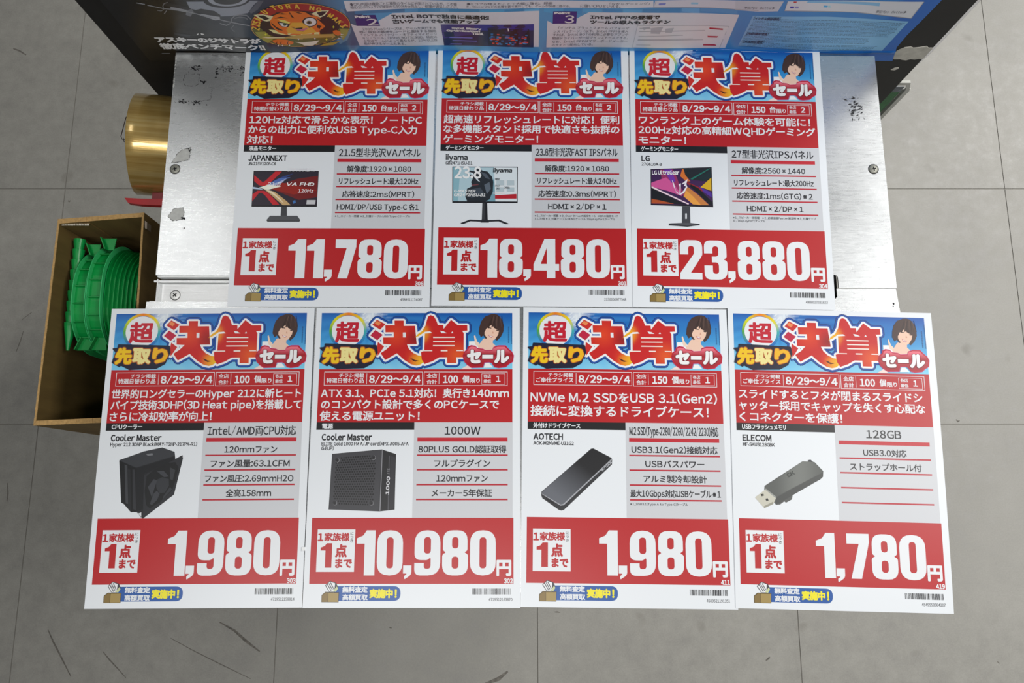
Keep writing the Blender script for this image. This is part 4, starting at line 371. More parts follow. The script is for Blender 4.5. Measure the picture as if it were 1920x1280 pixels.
def build_header():
    k = Ink(KC)
    k.poly(rect(5.5, 5.4, 202.3, 64.2), sky_col, 1, grid=1.6)
    # rainbow ring round the first character
    cx, cy, ro, ri = 33.2, 24.2, 19.2, 16.4
    n = 72; V = []; F = []; cols = []
    stops = [(0, '#3aa0a0'), (40, '#d8c818'), (90, '#d8701c'), (140, '#c8c81c'), (180, '#4a9a3a'), (225, '#1f6ab0'), (270, '#153f90'), (320, '#1f6ab0'), (360, '#3aa0a0')]
    def ringcol(x, y):
        a = math.degrees(math.atan2(-(y - cy), x - cx)) % 360
        for (a0, c0), (a1, c1) in zip(stops, stops[1:]):
            if a <= a1: return mixc(lin(c0, KC), lin(c1, KC), (a - a0) / (a1 - a0))
        return lin(stops[0][1], KC)
    for i in range(n + 1):
        a = 2 * math.pi * i / n; V += [(cx + ri * math.cos(a), cy + ri * math.sin(a)), (cx + ro * math.cos(a), cy + ro * math.sin(a))]
    for i in range(n): F.append((2*i, 2*i+1, 2*i+3, 2*i+2))
    k.tri(V, F, ringcol, 3)
    k.poly(ellipse(cx, cy, 16.6, 16.0, 48), WH, 4)
    k.fit('超', HD['T_cho'][0][0] + .2, HD['T_cho'][0][1], HD['T_cho'][1][0] - .2, HD['T_cho'][1][1], '#b3152a', .85, 5)
    # 決算
    K2 = [HD['drop1'], HD['drop2'], HD['drop3'], HD['ketsu']]; S2 = HD['san']
    for g, c, l in ((4.4, '#123470', 2), (3.5, '#184c9c', 2.3), (2.0, '#dcdde0', 6)):
        for p in K2 + [S2]: k.poly(p, c, l if g != 2.0 else 6, grow=g, k=16)
    k.poly(HD['ketsu'], fire_ketsu, 8, holes=[HD['ketsu_hole']], grid=2.5)
    for p in K2[:3]: k.poly(p, '#b01a3a' if p is K2[1] else '#bb2622', 8)
    k.poly([(x * .5 + HD['drop1'][0][0] * .5, y * .5 + HD['drop1'][0][1] * .5 + 1.2) for x, y in HD['drop1']], '#d8804a', 9)
    k.poly(HD['ketsu_hole'], WH, 7.5); k.poly(S2, fire_san, 8, grid=2.5)
    for i in range(6): k.poly(HD['gap%d' % i], '#e4d4cc', 9)
    k.poly(HD['tri0'], WH, 9); k.poly(HD['tri1'], WH, 9); k.poly(HD['eye'], '#4a2010', 9)
    # 先取り
    k.poly(HD['plate'], '#15162c', 9)
    k.poly(HD['plate'], '#15162c', 8.6, grow=.5, k=8)
    for nme, s, c in (('T_saki', '先', '#e2b410'), ('T_tori', '取', '#dcd08a'), ('T_ri', 'り', '#e2a818')):
        (x0, y0), (x1, y1) = HD[nme]
        k.fit(s, x0 - .7, y0 - .7, x1 + .7, y1 + .7, '#a8561c', 1.7, 10); k.fit(s, x0, y0, x1, y1, c, 1.05, 11)
    # portrait
    k.poly(HD['body'], '#dfe2e6', 3.2); k.poly(HD['neck'], '#dab8a4', 3.6); k.poly(HD['hair'], '#3d2a26', 4)
    k.poly(HD['face'], '#dcb8a2', 4.5); k.poly(HD['bang'], '#35241f', 5)
    k.poly(HD['fingers'], '#e2c4b0', 4.6); k.poly(HD['mouth'], '#b2606a', 5); k.poly(HD['teeth'], '#ece6e2', 5.3); k.poly(HD['nose'], '#c08e78', 5)
    k.poly(HD['eye1'], '#2a1a18', 5.2); k.poly(HD['eye2'], '#2a1a18', 5.2)
    hx, hy = HD['hair'][0]
    for i in range(7):
        a = i * .22 - .7; k.poly([(hx + 1 + i * 1.6, hy + 2), (hx + 1.6 + i * 1.6, hy + 2.1), (hx + 3 * math.sin(a) + i * 1.9, hy + 14), (hx + 3 * math.sin(a) - .3 + i * 1.9, hy + 13.5)], '#5a443c' if i % 2 else '#2a1c1a', 5.1)
    k.poly(HD['shoulder2'], '#e6c8c0', 5); k.poly(HD['gapw'], '#dfe2e6', 8)
    # セール
    k.poly(HD['cloud'], '#b8407c', 7.4, grow=.45, k=8); k.poly(HD['cloud'], '#a81426', 9); 
    cl = HD['cloud']; mx = sum(p[0] for p in cl) / len(cl); my = sum(p[1] for p in cl) / len(cl)
    k.poly([(mx + (x - mx) * .96, my + (y - my) * .9) for x, y in cl], lambda x, y: mixc(lin('#d86878', KC), lin('#9a1020', KC), (y - 42) / 7 if y < 51 else .8 + .2 * (y - 51) / 8), 10, grid=1.6)
    for nme, s in (('T_se', 'セ'), ('T_bar', 'ー'), ('T_ru', 'ル')):
        (x0, y0), (x1, y1) = HD[nme]
        if nme == 'T_bar':
            k.poly(rect(x0 - .5, y0 - .5, x1 + .5, y1 + .8), '#6a0c1c', 10.5); k.poly(rect(x0, y0, x1, y1), '#e6e8ea', 12)
        else:
            k.fit(s, x0 - .6, y0 - .3, x1 + .6, y1 + .9, '#6a0c1c', 1.9, 10.5); k.fit(s, x0, y0, x1, y1, '#e6e8ea', 1.15, 12)
    random.seed(2)
    for nme, wd in (('v1', .9), ('v2', 1.2)):
        (x0, y0), (x1, y1) = HD[nme]; y = y0
        while y < y1: k.poly(rect(x0, y, x0 + wd, y + .7), '#1e4a78', 3); y += 1.1
    return k
def digit_paths():
    Z = lambda x0, y0, x1, y1, r: [(x0, y0, r), (x1, y0, r), (x1, y1, r), (x0, y1, r)]
    D = {
     '0': (25, Z(0, 0, 25, 42, 12), [Z(9.2, 6.5, 15.8, 35.5, 4)]),
     '8': (25, [(.6,0,11),(24.4,0,11),(24.4,19,7),(21,20.6,1),(25,22.4,7),(25,42,11),(0,42,11),(0,22.4,7),(4,20.6,1),(.6,19,7)], [Z(9.4, 6.3, 15.6, 17, 4), Z(9.2, 24.5, 15.8, 35.8, 4)]),
     '9': (25, [(0,30.5,0),(9.2,30.5,0),(9.2,35.9,4),(15.8,35.9,4),(15.8,25,2),(12.5,27.8,4),(0,27.8,11),(0,0,12),(25,0,12),(25,42,12),(0,42,11)], [Z(9.2, 6.3, 15.8, 21.8, 4)]),
     '3': (25, [(0,14,0),(0,0,11),(24.5,0,11),(24.5,18.8,6),(20.5,20.2,1),(25,22,6),(25,42,11),(0,42,11),(0,27,0),(9.2,27,0),(9.2,35.8,4),(15.8,35.8,4),(15.8,23.6,4),(8.4,23.6,0),(8.4,17.4,0),(15.6,17.4,4),(15.6,6.3,4),(9.2,6.3,4),(9.2,14,0)], []),
     '2': (24.5, [(0,15.5,0),(0,0,11),(24.5,0,11),(24.5,16,7),(11.5,35,0),(24,35,0),(24,42,0),(0,42,0),(0,35.5,0),(15.4,14.5,4),(15.4,6.3,4),(9,6.3,4),(9,15.5,0)], []),
     '4': (27, [(11.5,0,0),(23,0,0),(23,27,0),(27,27,0),(27,34,0),(23,34,0),(23,42,0),(14,42,0),(14,34,0),(0,34,0),(0,27.5,0)], [[(14,9.5,0),(14,27,0),(7.6,27,0)]]),
     '7': (21.5, [(0,0,0),(21.5,0,0),(21.5,8,0),(13.2,42,0),(3.2,42,0),(11.6,9.5,0),(0,9.5,0)], []),
     '1': (18, [(9.5,0,0),(18,0,0),(18,42,0),(7.7,42,0),(7.7,12.5,0),(0,12.5,0),(0,7.5,0),(6,5,2)], []),
     ',': (8, [(0,0,0),(8,0,0),(8,8.5,5),(1.2,13.2,2),(1.2,9.8,0),(4.2,7.5,1),(0,7.5,0)], [])}
    return {c: (wd, fillet(o), [fillet(h) for h in hs]) for c, (wd, o, hs) in D.items()}
DIG = digit_paths()
def digit(k, ch, x, y, h, col, lay, sx=1.0):
    s = h / 42; wd, o, hs = DIG[ch]
    k.poly([(x + a * s * sx, y + b * s) for a, b in o], col, lay, holes=[[(x + a * s * sx, y + b * s) for a, b in hh] for hh in hs], grid=10)
    return wd * s * sx

def price_ink(c):
    k = Ink(KC)
    k.poly(rect(5.4, 212, 203.4, 274.5), RD, 1, grid=14)
    k.poly(rect(11.5, 223.2, 48.4, 263.3), WH, 2, grid=14)
    x = 185.8; xs = []
    for i, ch in enumerate(reversed(c['price'])):
        if ch == ',': x -= 8 + .6; xs.append((ch, x)); x -= 1.0; continue
        wd = DIG[ch][0]; x -= wd; xs.append((ch, x)); x -= (2.3 if not (ch == '1') else 1.6)
    first = min(p[1] for p in xs); lim = 50.2; sc = 1 if first > lim else (185.8 - lim) / (185.8 - first)
    for ch, px in xs:
        px = 185.8 - (185.8 - px) * sc
        digit(k, ch, px, 257.2 if ch == ',' else 224, 42.6, WH, 2.6 if ch != ',' else 2.8, sc)
    k.fit('円', 186.8, 252, 201.4, 267.3, WH, .75, 2.6)
    k.text(c['code'], 194.2, 203.0, 271.8, 4.9, WH, .25, 2.6)
    k.text('1', 13.1, 16.2, 230.7, 8, RD, .45, 3); k.text('家族様', 18.2, 43, 230.5, 7.2, RD, .35, 3)
    for i, ch in enumerate('につき'): k.text(ch, 43.8, 46.7, 227 + i * 3.5, 2.9, '#3a3a3e', .05, 3)
    digit(k, '1', 15.2, 236.3, 23, RD, 3, 1.12)
    k.text('点', 29.3, 41, 243.7, 11, RD, .6, 3); k.text('まで', 29.8, 46.3, 255.4, 8.4, RD, .45, 3)
    return k
def promo_ink(c):
    k = Ink(KC)
    k.poly(fillet([(30, 276.6), (94.2, 276.6, 6.9), (94.2, 290.4, 6.9), (30, 290.4)], 8), '#1d4f94', 1)
    k.text('無料査定', 37.7, 62.3, 279.9, 5, WH, .28, 2); k.text('高額買取', 38, 62.6, 287.1, 5, WH, .28, 2)
    k.text('実施中', 64, 86.8, 283.7, 7.4, '#e6d21a', .5, 2); k.text('!', 88.2, 91, 283.7, 8.2, '#e6d21a', .5, 2)
    # open carton with papers
    k.poly([(18, 291.5), (18, 285), (21.5, 282), (34.8, 282.4), (34.5, 291.6)], '#4a3c1a', 3); k.poly([(24.5, 291.2), (24.5, 282.9), (34.2, 282.9), (34.1, 291.2)], '#96804a', 4)
    k.poly([(18.4, 291.2), (18.4, 285.4), (21.8, 282.6), (24.1, 282.9), (24.1, 291.2)], '#7a6434', 4)
    k.poly([(25, 281.9), (21, 276), (25.5, 271.6), (31.6, 273.6), (33.6, 277.6), (30, 282)], '#3a3a40', 3); k.poly([(25.3, 281.5), (21.8, 276), (25.6, 272.4), (30.6, 274), (30, 281.6)], '#d8dadc', 4)
    for i in range(3): k.poly([(22.8 + i * 1.5, 275 - i * .8), (23.5 + i * 1.5, 274.6 - i * .8), (27.4 + i * 1.3, 280.8 - i * .7), (26.8 + i * 1.3, 281.2 - i * .7)], '#4a4c52', 5)
    k.poly([(28.8, 281.4), (32.4, 276.8), (33.6, 278.8), (31.6, 282)], '#b8c090', 5)
    return k
def barcode_ink(c):
    k = Ink(KC)
    random.seed(int(c['ean'][-5:])); x = 163.8
    while x < 200.6:
        wd = random.choice((.3, .3, .6, .9)); k.poly(rect(x, 278.8, min(x + wd, 201), 284.4), '#202024', 2); x += wd + random.choice((.35, .35, .6, .9))
    k.text(c['ean'], 179.6, 202.4, 289.1, 3.2, '#3c3d42', .05, 2)
    return k
def body_ink(c):
    k = Ink(KC)
    k.poly(rect(5.5, 64.2, 202.4, 118.2), RD, 1, grid=14)
    k.poly(rect(5.5, 118.2, 103.8, 125.8), BK, 1.2, grid=14)
    k.poly(rect(103.8, 118.2, 202.6, 212), GY, 1, grid=14)
    def frame(x0, y0, x1, y1, w_=.5):
        for r_ in (rect(x0, y0, x1, y0 + w_), rect(x0, y1 - w_, x1, y1), rect(x0, y0, x0 + w_, y1), rect(x1 - w_, y0, x1, y1)): k.poly(r_, WH, 2)
    frame(11, 66.7, 111.1, 81); frame(112.4, 66.7, 197.4, 81.3); frame(171, 68.6, 195, 79.9, .35)
    k.poly(rect(54.1, 68.4, 54.5, 79.5), WH, 2); k.poly(rect(127.6, 68.4, 128, 79.5), WH, 2)
    k.text('チラシ掲載', 26, 51.5, 70.6, 4, WH, .1, 2); k.text(c['kind'], 13.4, 51.5, 75.9, 4.7, WH, .12, 2)
    k.text('8/29〜9/4', 56.6, 109.3, 74.5, 8.5, WH, .4, 2)
    k.text('全店', 115.2, 125.7, 71.1, 4.4, WH, .1, 2); k.text('合計', 115.2, 125.7, 77.4, 4.4, WH, .1, 2)
    k.text(c['lim'], 131.7, 147.3, 74.6, 8.5, WH, .42, 2); k.text(c['unit'], 151.6, 158.4, 74.4, 6.8, WH, .3, 2); k.text('限り', 159.2, 169.4, 75.9, 4.6, WH, .15, 2)
    k.text('各店', 173, 180.7, 71.4, 3.5, WH, .08, 2); k.text('最低', 173, 180.7, 76.5, 3.5, WH, .08, 2); k.text(c['each'], 186.2, 189.8, 74.2, 7, WH, .3, 2)
    for (s, x0, x1), y in zip(c['head'], (88.9, 100.3, 111.9) if len(c['head']) == 3 else (93.5, 107.2)):
        k.text(s, x0, x1, y, 9 if len(c['head']) == 3 else 10.4, WH, .28, 2)
    k.text(c['cat'], 11, 11 + c['catw'], 122.1, 5, WH, .22, 2)
    k.text(c['maker'], 11.2, 11.2 + c['mw'], 133.2, 7, '#1c1d22', .34, 2)
    for i, (s, wd) in enumerate(c['model']): k.text(s, 11.3, 11.3 + wd, 139.7 + i * 4.6, 3.9, '#26272c', .16, 2)
    ys = (126.7, 145.2, 159.2, 173.9, 188.2)
    for i in range(5):
        if i == 0: k.poly(rect(107.2, 133.5, 197.5, 137.3), '#b01c2a', 2)
        else:
            y = (0, 150.9, 165.3, 179.9, 194.4)[i]; k.poly(rect(107.2, y - .75, 197.7, y + .75), '#a81c2c', 2)
    for (s, wd), y, i in zip(c['spec'], ys, range(5)):
        k.text(s, 152.4 - wd / 2, 152.4 + wd / 2, y, 9.3 if i == 0 else 7, '#1b1b20', .17, 3)
    for i, (s, wd) in enumerate(c['note']): k.text(s, 107.3, 107.3 + wd, 198.4 + i * 3.4, 2.5, '#3c3d42', .04, 3)
    return k
def picture_ink(key, extra):
    k = Ink(KC)
    for i, (col, pts) in enumerate(DESIGN['PIC'][key]):
        if key == 'L2' and i == 6: hexes(k)
        if key == 'L3' and i in (2, 3, 4): continue
        if key == 'L3' and i == 1: k.poly(pts, lambda x, y: mixc(lin('#18181b', KC), lin('#5c5f66', KC), max(0, min(1, ((y - 150) - (x - 45) * .75) / 48))), 1.2, grid=2.2); continue
        if key == 'L4' and i == 2: k.poly(pts, lambda x, y: mixc(lin('#4c4f4c', KC), lin('#686b67', KC), .5 + .5 * math.sin(x * .12)), 1.4, grid=3); continue
        k.poly(pts, col, 1 + i * .16)
    for s, x0, y0, x1, y1, col, b, sh in extra: k.fit(s, x0, y0, x1, y1, col, b, 9, rot=sh[0], shear=sh[1])
    return k
def hexes(k):
    TL, TR, BR, BL = (26.2, 153.0), (67.1, 150.1), (65.3, 200.7), (24.6, 199.3)
    for j in range(20):
        for i in range(17):
            u = (i + .5 + (.5 if j % 2 else 0)) / 17.5; v = (j + .5) / 20
            if (u < .13 or u > .87) and (v < .1 or v > .9): continue
            x = (TL[0]*(1-u) + TR[0]*u)*(1-v) + (BL[0]*(1-u) + BR[0]*u)*v; y = (TL[1]*(1-u) + TR[1]*u)*(1-v) + (BL[1]*(1-u) + BR[1]*u)*v
            k.poly(ellipse(x, y, .85, .9, 6), '#121214', 1.9)

CARDS = [
 dict(key='U1', at=(-.1900, .3415), rot=-.25, z=0, kind='特選日替わり品', lim='150', unit='台', each='2', price='11,780', code='306', ean='4589511174067',
  head=[('120Hz対応で滑らかな表示！ノートPC', 9, 197), ('からの出力に便利なUSB Type-C入力', 9, 192), ('対応！', 8, 36)], cat='液晶モニター', catw=29.5, maker='JAPANNEXT', mw=42, model=[('JN-215V120F-C6', 30)],
  spec=[('21.5型非光沢VAパネル', 88), ('解像度:1920×1080', 69), ('リフレッシュレート:最大120Hz', 85), ('応答速度:2ms(MPRT)', 77), ('HDMI/DP/USB Type-C 各1', 87)], note=[('※1_スピーカー搭載 ※2_付属ケーブル:USB Type-Cケーブル', 80)],
  label='red sale card with 11,780 yen price, black monitor picture with red X',
  extra=[('JAPANNEXT', 54, 144.6, 84.5, 148.5, '#d8d8dc', .1, (0, 0)), ('21.5', 34, 161, 48, 165, '#e0e0e4', .1, (0, 1)), ('VA FHD', 54, 161, 84, 165, '#e0e0e4', .2, (0, 1)), ('120Hz', 67, 168.4, 83.4, 172.3, '#d8d8dc', .1, (0, .5))]),
 dict(key='U2', at=(.0222, .3418), rot=-.4, z=.0005, kind='特選日替わり品', lim='150', unit='台', each='2', price='18,480', code='301', ean='2150000977548',
  head=[('超高速リフレッシュレートに対応！便利', 8, 199), ('な多機能スタンド採用で快適さも抜群の', 8, 199), ('ゲーミングモニター！', 8, 111)], cat='ゲーミングモニター', catw=41, maker='iiyama', mw=24, model=[('GB2471HSU-B1', 29)],
  spec=[('23.8型非光沢FAST IPSパネル', 88), ('解像度:1920×1080', 69), ('リフレッシュレート:最大240Hz', 85), ('応答速度:0.3ms(MPRT)', 83), ('HDMI×2/DP×1', 62)], note=[('※1_スピーカー搭載 ※2_Over Driveの設定を+6、MBRの設定を+7', 88), ('とした時 ※3_付属ケーブル:HDMIケーブル/DisplayPortケーブル', 85)],
  label='red sale card on the metal top, price 18,480 yen, white and teal monitor picture',
  extra=[('23.8', 21, 143.5, 50, 157.5, '#dfe5e8', .5, (0, 0)), ('iiyama', 62.5, 145, 83, 151.5, '#1c1e22', .3, (0, .6)), ('G-MASTER', 21, 170, 44, 173, '#dfe5e8', .12, (0, .8)), ('GB2471HSU-B1', 21, 174, 55, 177.5, '#dfe5e8', .15, (0, .8)), ('RED EAGLE', 63, 172.7, 76, 174.8, '#e8d0d0', .05, (0, 0)), ('FAST', 65, 164.4, 70, 166.4, '#2a2e34', .05, (0, 0)), ('IPS', 66, 167.3, 69.5, 169.3, '#2a2e34', .05, (0, 0)), ('240Hz', 75, 166, 80.5, 168.6, '#2a2e34', .05, (0, 0)), ('MBR', 65, 156.6, 69.7, 159, '#2a2e34', .05, (0, 0))]),
 dict(key='U3', at=(.2325, .3395), rot=-.95, z=.001, kind='特選日替わり品', lim='150', unit='台', each='2', price='23,880', code='304', ean='4989027031623',
  head=[('ワンランク上のゲーム体験を可能に！', 9, 195), ('200Hz対応の高精細WQHDゲーミング', 8.5, 200), ('モニター！', 8.5, 60)], cat='ゲーミングモニター', catw=40, maker='LG', mw=9.2, model=[('27G610A-B', 22)],
  spec=[('27型非光沢IPSパネル', 88), ('解像度:2560×1440', 68), ('リフレッシュレート:最大200Hz', 85), ('応答速度:1ms(GTG)※2', 81), ('HDMI×2/DP×1', 60)], note=[('※1_スピーカー非搭載   ※2_応答速度Faster設定時 ※3_付属ケーブ', 88), ('ル：DisplayPortケーブル', 34)],
  label='red sale card with 23,880 yen price, purple and orange monitor screen picture',
  extra=[('LG UltraGear', 22.2, 146.3, 51.5, 151.6, '#e0dce4', .2, (-.02, 0))]),
 dict(key='L1', at=(-.3085, .0425), rot=.33, z=.0012, kind='特選日替わり品', lim='100', unit='個', each='1', price='1,980', code='303', ean='4719512158814',
  head=[('世界的ロングセラーのHyper 212に新ヒート', 8, 200), ('パイプ技術3DHP(3D Heat pipe)を搭載して', 8, 201), ('さらに冷却効率が向上！', 8, 111)], cat='CPUクーラー', catw=31, maker='Cooler Master', mw=51, model=[('Hyper 212 3DHP Black(MAY-T2HP-217PK-R1)', 87)],
  spec=[('Intel/AMD両CPU対応', 89), ('120mmファン', 53), ('ファン風量:63.1CFM', 79), ('ファン風圧:2.69mmH2O', 88), ('全高158mm', 45)], note=[],
  label='red sale card beside the carton, price 1,980 yen, black fan cooler picture', extra=[]),
 dict(key='L2', at=(-.0970, .0428), rot=.0, z=.0017, kind='特選日替わり品', lim='100', unit='個', each='1', price='10,980', code='302', ean='4719512163870',
  head=[('ATX 3.1、PCIe 5.1対応！奥行き140mm', 8.4, 199), ('のコンパクト設計で多くのPCケースで', 8.9, 189), ('使える電源ユニット！', 8.2, 109)], cat='電源', catw=11.2, maker='Cooler Master', mw=50.7, model=[('ELITE Gold 1000 FM A/JP cord(MPX-A005-AFA', 87.2), ('G-BJP)', 12.5)],
  spec=[('1000W', 36), ('80PLUS GOLD認証取得', 88), ('フルプラグイン', 56), ('120mmファン', 51), ('メーカー5年保証', 60)], note=[],
  label='red sale card hanging over the floor, price 10,980 yen, black perforated power supply picture',
  extra=[('1000', 70, 179, 88, 182.5, '#c8c8cc', .25, (-1.53, 0)), ('ELITE', 74, 167.6, 84, 170.2, '#77777c', .05, (-1.53, 0))]),
 dict(key='L3', at=(.1150, .0425), rot=-.7, z=.0012, kind='ご奉仕プライス', lim='150', unit='個', each='1', price='1,980', code='411', ean='4589521191351',
  head=[('NVMe M.2 SSDをUSB 3.1(Gen2)', 8, 197), ('接続に変換するドライブケース！', 8, 188)], cat='外付けドライブケース', catw=47.5, maker='AOTECH', mw=29.8, model=[('AOK-M2NVME-U31G2', 40.5)],
  spec=[('M.2 SSD(Type-2280/2260/2242/2230)対応', 89.5), ('USB3.1(Gen2)接続対応', 86), ('USBバスパワー', 59), ('アルミ製冷却設計', 63), ('最大10Gbps対応USBケーブル※1', 89.5)], note=[('※1_USB3.1(Type-A to Type-C)ケーブル', 57)],
  label='red sale card hanging over the floor, price 1,980 yen, flat dark drive case picture',
  extra=[('AOTECH', 77.5, 160.4, 90.5, 163, '#b8bac0', .1, (-.72, 0))]),
 dict(key='L4', at=(.3243, .0400), rot=-1.45, z=.0017, kind='ご奉仕プライス', lim='100', unit='個', each='1', price='1,780', code='419', ean='4549550304207',
  head=[('スライドするとフタが閉まるスライドシ', 8.5, 194), ('ャッター採用でキャップを失くす心配な', 8.5, 196), ('くコネクターを保護！', 8.5, 112)], cat='USBフラッシュメモリ', catw=44, maker='ELECOM', mw=29, model=[('MF-SKU3128GBK', 32)],
  spec=[('128GB', 35), ('USB3.0対応', 43), ('ストラップホール付', 71)], note=[],
  label='red sale card hanging over the floor, price 1,780 yen, grey memory stick picture',
  extra=[('SK', 54, 166, 62, 170, '#3e413e', .15, (-.5, 0))])]

# ---------------------------------------------------------------- display stand: folded aluminium plates on a hidden frame
PZ_ = .6405
st = tag(empty('display_stand', (0, .3, 0)), 'scratched aluminium display stand top under the price cards, in front of black board', 'stand')
def part(name, bm, mat, smooth=False, parent=None, bev=None):
    if bev: bevel(bm, *bev)
    p = parent or st
    o = bmobj(name, bm, mat, None, None, smooth); o.parent = p; o.matrix_parent_inverse = p.matrix_world.inverted() if False else Matrix.Translation(-Vector(p.location)); return o
bm = bmesh.new()
prism(bm, [(-.3728, .227), (-.1, .227), (-.1, .2131), (.323, .2131), (.323, .2225), (.3245, .2262), (.3375, .2275), (.3403, .2262), (.3408, .224), (.3408, .2131), (.4012, .2131), (.4012, .4778), (-.3722, .482)], PZ_ - .0016, PZ_)
top = part('top_plate', bm, METAL, bev=(.0006, 2))
bm = bmesh.new(); box(bm, -.3728, -.3713, .229, .480, PZ_ - .022, PZ_ - .0018); part('side_flange', bm, METAL_S)
bm = bmesh.new(); box(bm, .3997, .4012, .2145, .4765, PZ_ - .022, PZ_ - .0018); part('side_flange', bm, METAL_S)
bm = bmesh.new(); box(bm, -.3715, -.1, .2255, .2270, PZ_ - .0125, PZ_ - .0018); part('front_flange', bm, METAL_S)
bm = bmesh.new()
prism(bm, [(-.3800, .1985), (-.1, .1985), (-.1, .2125), (.323, .2125), (.323, .204), (.325, .2012), (.336, .2012), (.3385, .2040), (.3385, .2125), (.4003, .2125), (.4025, .187), (.4005, -.092), (-.396, -.092)], PZ_ - .0018, PZ_ - .0002)
part('front_plate', bm, METAL, bev=(.0006, 2))
# recessed channel between the plates on the left
bm = bmesh.new(); box(bm, -.3735, -.08, .1995, .2245, PZ_ - .014, PZ_ - .012); box(bm, -.3735, -.3725, .1995, .2245, PZ_ - .012, PZ_ - .006); part('channel', bm, METAL_S)
bm = bmesh.new(); box(bm, -.3775, -.08, .2215, .2235, PZ_ - .009, PZ_ - .0075); part('channel_lip', bm, METAL_S)
bm = bmesh.new(); box(bm, -.379, -.08, .1987, .2003, PZ_ - .006, PZ_ - .0045); part('channel_lip', bm, METAL_S)
def screw(x, y, z, r, mat, rot, label=None):
    bm = bmesh.new(); lathe(bm, [(r * .99, 0), (r, r * .06), (r * .86, r * .17), (r * .5, r * .26), (.0002, r * .28)], n=28, o=(x, y, z))
    s = part('screw', bm, mat, smooth=True)
    bm = bmesh.new()
    for a in (rot, rot + math.pi / 2):
        c, n_ = math.cos(a), math.sin(a); L, W_ = r * .46, r * .11
        pts = [(x + u * c - v * n_, y + u * n_ + v * c) for u, v in ((-L, -W_), (L, -W_), (L, W_), (-L, W_))]
        prism(bm, pts, z + r * .10, z + r * .30 + (.00002 if a == rot else 0))
    cr = bmobj('cross_recess', bm, DARK, s)
    bm = bmesh.new(); lathe(bm, [(r * 1.1, 0), (r * 1.12, .00008)], n=28, o=(x, y, z + .00003)); bmobj('seat_ring', bm, DARK, s)
    if label: s['label'] = label
    return s
screw(-.362, .345, PZ_, .0051, SCREW_M, .3); screw(.3883, .345, PZ_, .0051, SCREW_M, .2); screw(-.3558, .2085, PZ_ - .012, .0050, SCREW_W, .75, 'white cross-head screw in the recessed channel')
# scuffs, old tape patches and adhesive crumbs on the plate
random.seed(11)
def blob(x, y, rx, ry, mat, name, n=9, z=PZ_ + .0001, jag=.3, h=.00012, par=None):
    bm = bmesh.new(); prism(bm, [(x + rx * math.cos(2*math.pi*i/n) * (1 + jag * random.uniform(-1, 1)), y + ry * math.sin(2*math.pi*i/n) * (1 + jag * random.uniform(-1, 1))) for i in range(n)], z, z + h)
    return part(name, bm, mat, parent=par)
def crumbs(cx, cy, sx, sy, n, smin=.0003, smax=.0012):
    bm = bmesh.new()
    for i in range(n):
        x, y = random.gauss(cx, sx), random.gauss(cy, sy); s = random.uniform(smin, smax); m = random.choice((4, 5, 6))
        prism(bm, [(x + s * random.uniform(.4, 1.3) * math.cos(2*math.pi*k/m), y + s * random.uniform(.4, 1.3) * math.sin(2*math.pi*k/m)) for k in range(m)], PZ_, PZ_ + .00015)
    o = part('adhesive_crumbs', bm, SMUDGE); o['kind'] = 'stuff'
def outline(pts, w_=.0005, jit=.0005):
    bm = bmesh.new(); N = len(pts)
    for i in range(N):
        a = Vector(pts[i]); b = Vector(pts[(i+1) % N]); m = max(2, int((b - a).length / .0012)); d = (b - a).normalized(); nr = Vector((-d.y, d.x))
        for k in range(m):
            if random.random() < .25: continue
            p = a.lerp(b, k / m) + nr * random.uniform(-jit, jit) * .5; q = a.lerp(b, (k + random.uniform(.5, 1)) / m) + nr * random.uniform(-jit, jit) * .5; ww = w_ * random.uniform(.25, .8)
            prism(bm, [tuple((p + nr * ww)[:2]), tuple((p - nr * ww)[:2]), tuple((q - nr * ww)[:2]), tuple((q + nr * ww)[:2])], PZ_, PZ_ + .00014)
    o = part('residue_outline', bm, SMUDGE); o['kind'] = 'stuff'
def quad_patch(pts):
    bm = bmesh.new(); prism(bm, pts, PZ_, PZ_ + .0001); o = part('tape_residue', bm, TAPE_CLR); outline(pts)
quad_patch([(-.3665, .386), (-.3650, .3715), (-.3565, .3555), (-.3475, .3565), (-.3470, .3728), (-.3535, .3745)][:0] or [(-.3665, .3520), (-.3610, .3625), (-.3555, .3680), (-.3470, .3690), (-.3475, .3560), (-.3560, .3535)])
quad_patch([(-.3655, .2915), (-.3600, .3000), (-.3500, .3015), (-.3480, .2950), (-.3500, .2880), (-.3600, .2865)])
outline([(-.3600, .4560), (-.3440, .4560), (-.3445, .4440), (-.3480, .4415), (-.3590, .4425), (-.3615, .4480)], .0004)
crumbs(-.349, .463, .0035, .0018, 40); crumbs(-.314, .4625, .0045, .0022, 45); crumbs(-.295, .461, .0035, .003, 45)
crumbs(-.3595, .4235, .003, .0012, 36); crumbs(-.345, .4225, .004, .0013, 30); crumbs(-.339, .447, .002, .001, 16); crumbs(-.325, .4575, .0008, .003, 16)
crumbs(-.3482, .3680, .0025, .001, 14); crumbs(-.349, .2895, .0012, .001, 14); crumbs(-.347, .2785, .0008, .0008, 4)
outline([(-.3290, .4420), (-.3290, .4260), (-.345, .4235), (-.3300, .4250)], .0002, .0008)
bm = bmesh.new(); random.seed(3)
for i in range(60):
    x, y = random.gauss(.3745, .0042), random.gauss(.4155, .0062); a = .6 + random.gauss(0, .5); L = random.uniform(.0005, .0032); W_ = L * random.uniform(.15, .4); c, n_ = math.cos(a), math.sin(a)
    prism(bm, [(x + u * c - v * n_, y + u * n_ + v * c) for u, v in ((-L, 0), (0, -W_), (L, 0), (0, W_))], PZ_, PZ_ + .00015 + i * 1e-6)
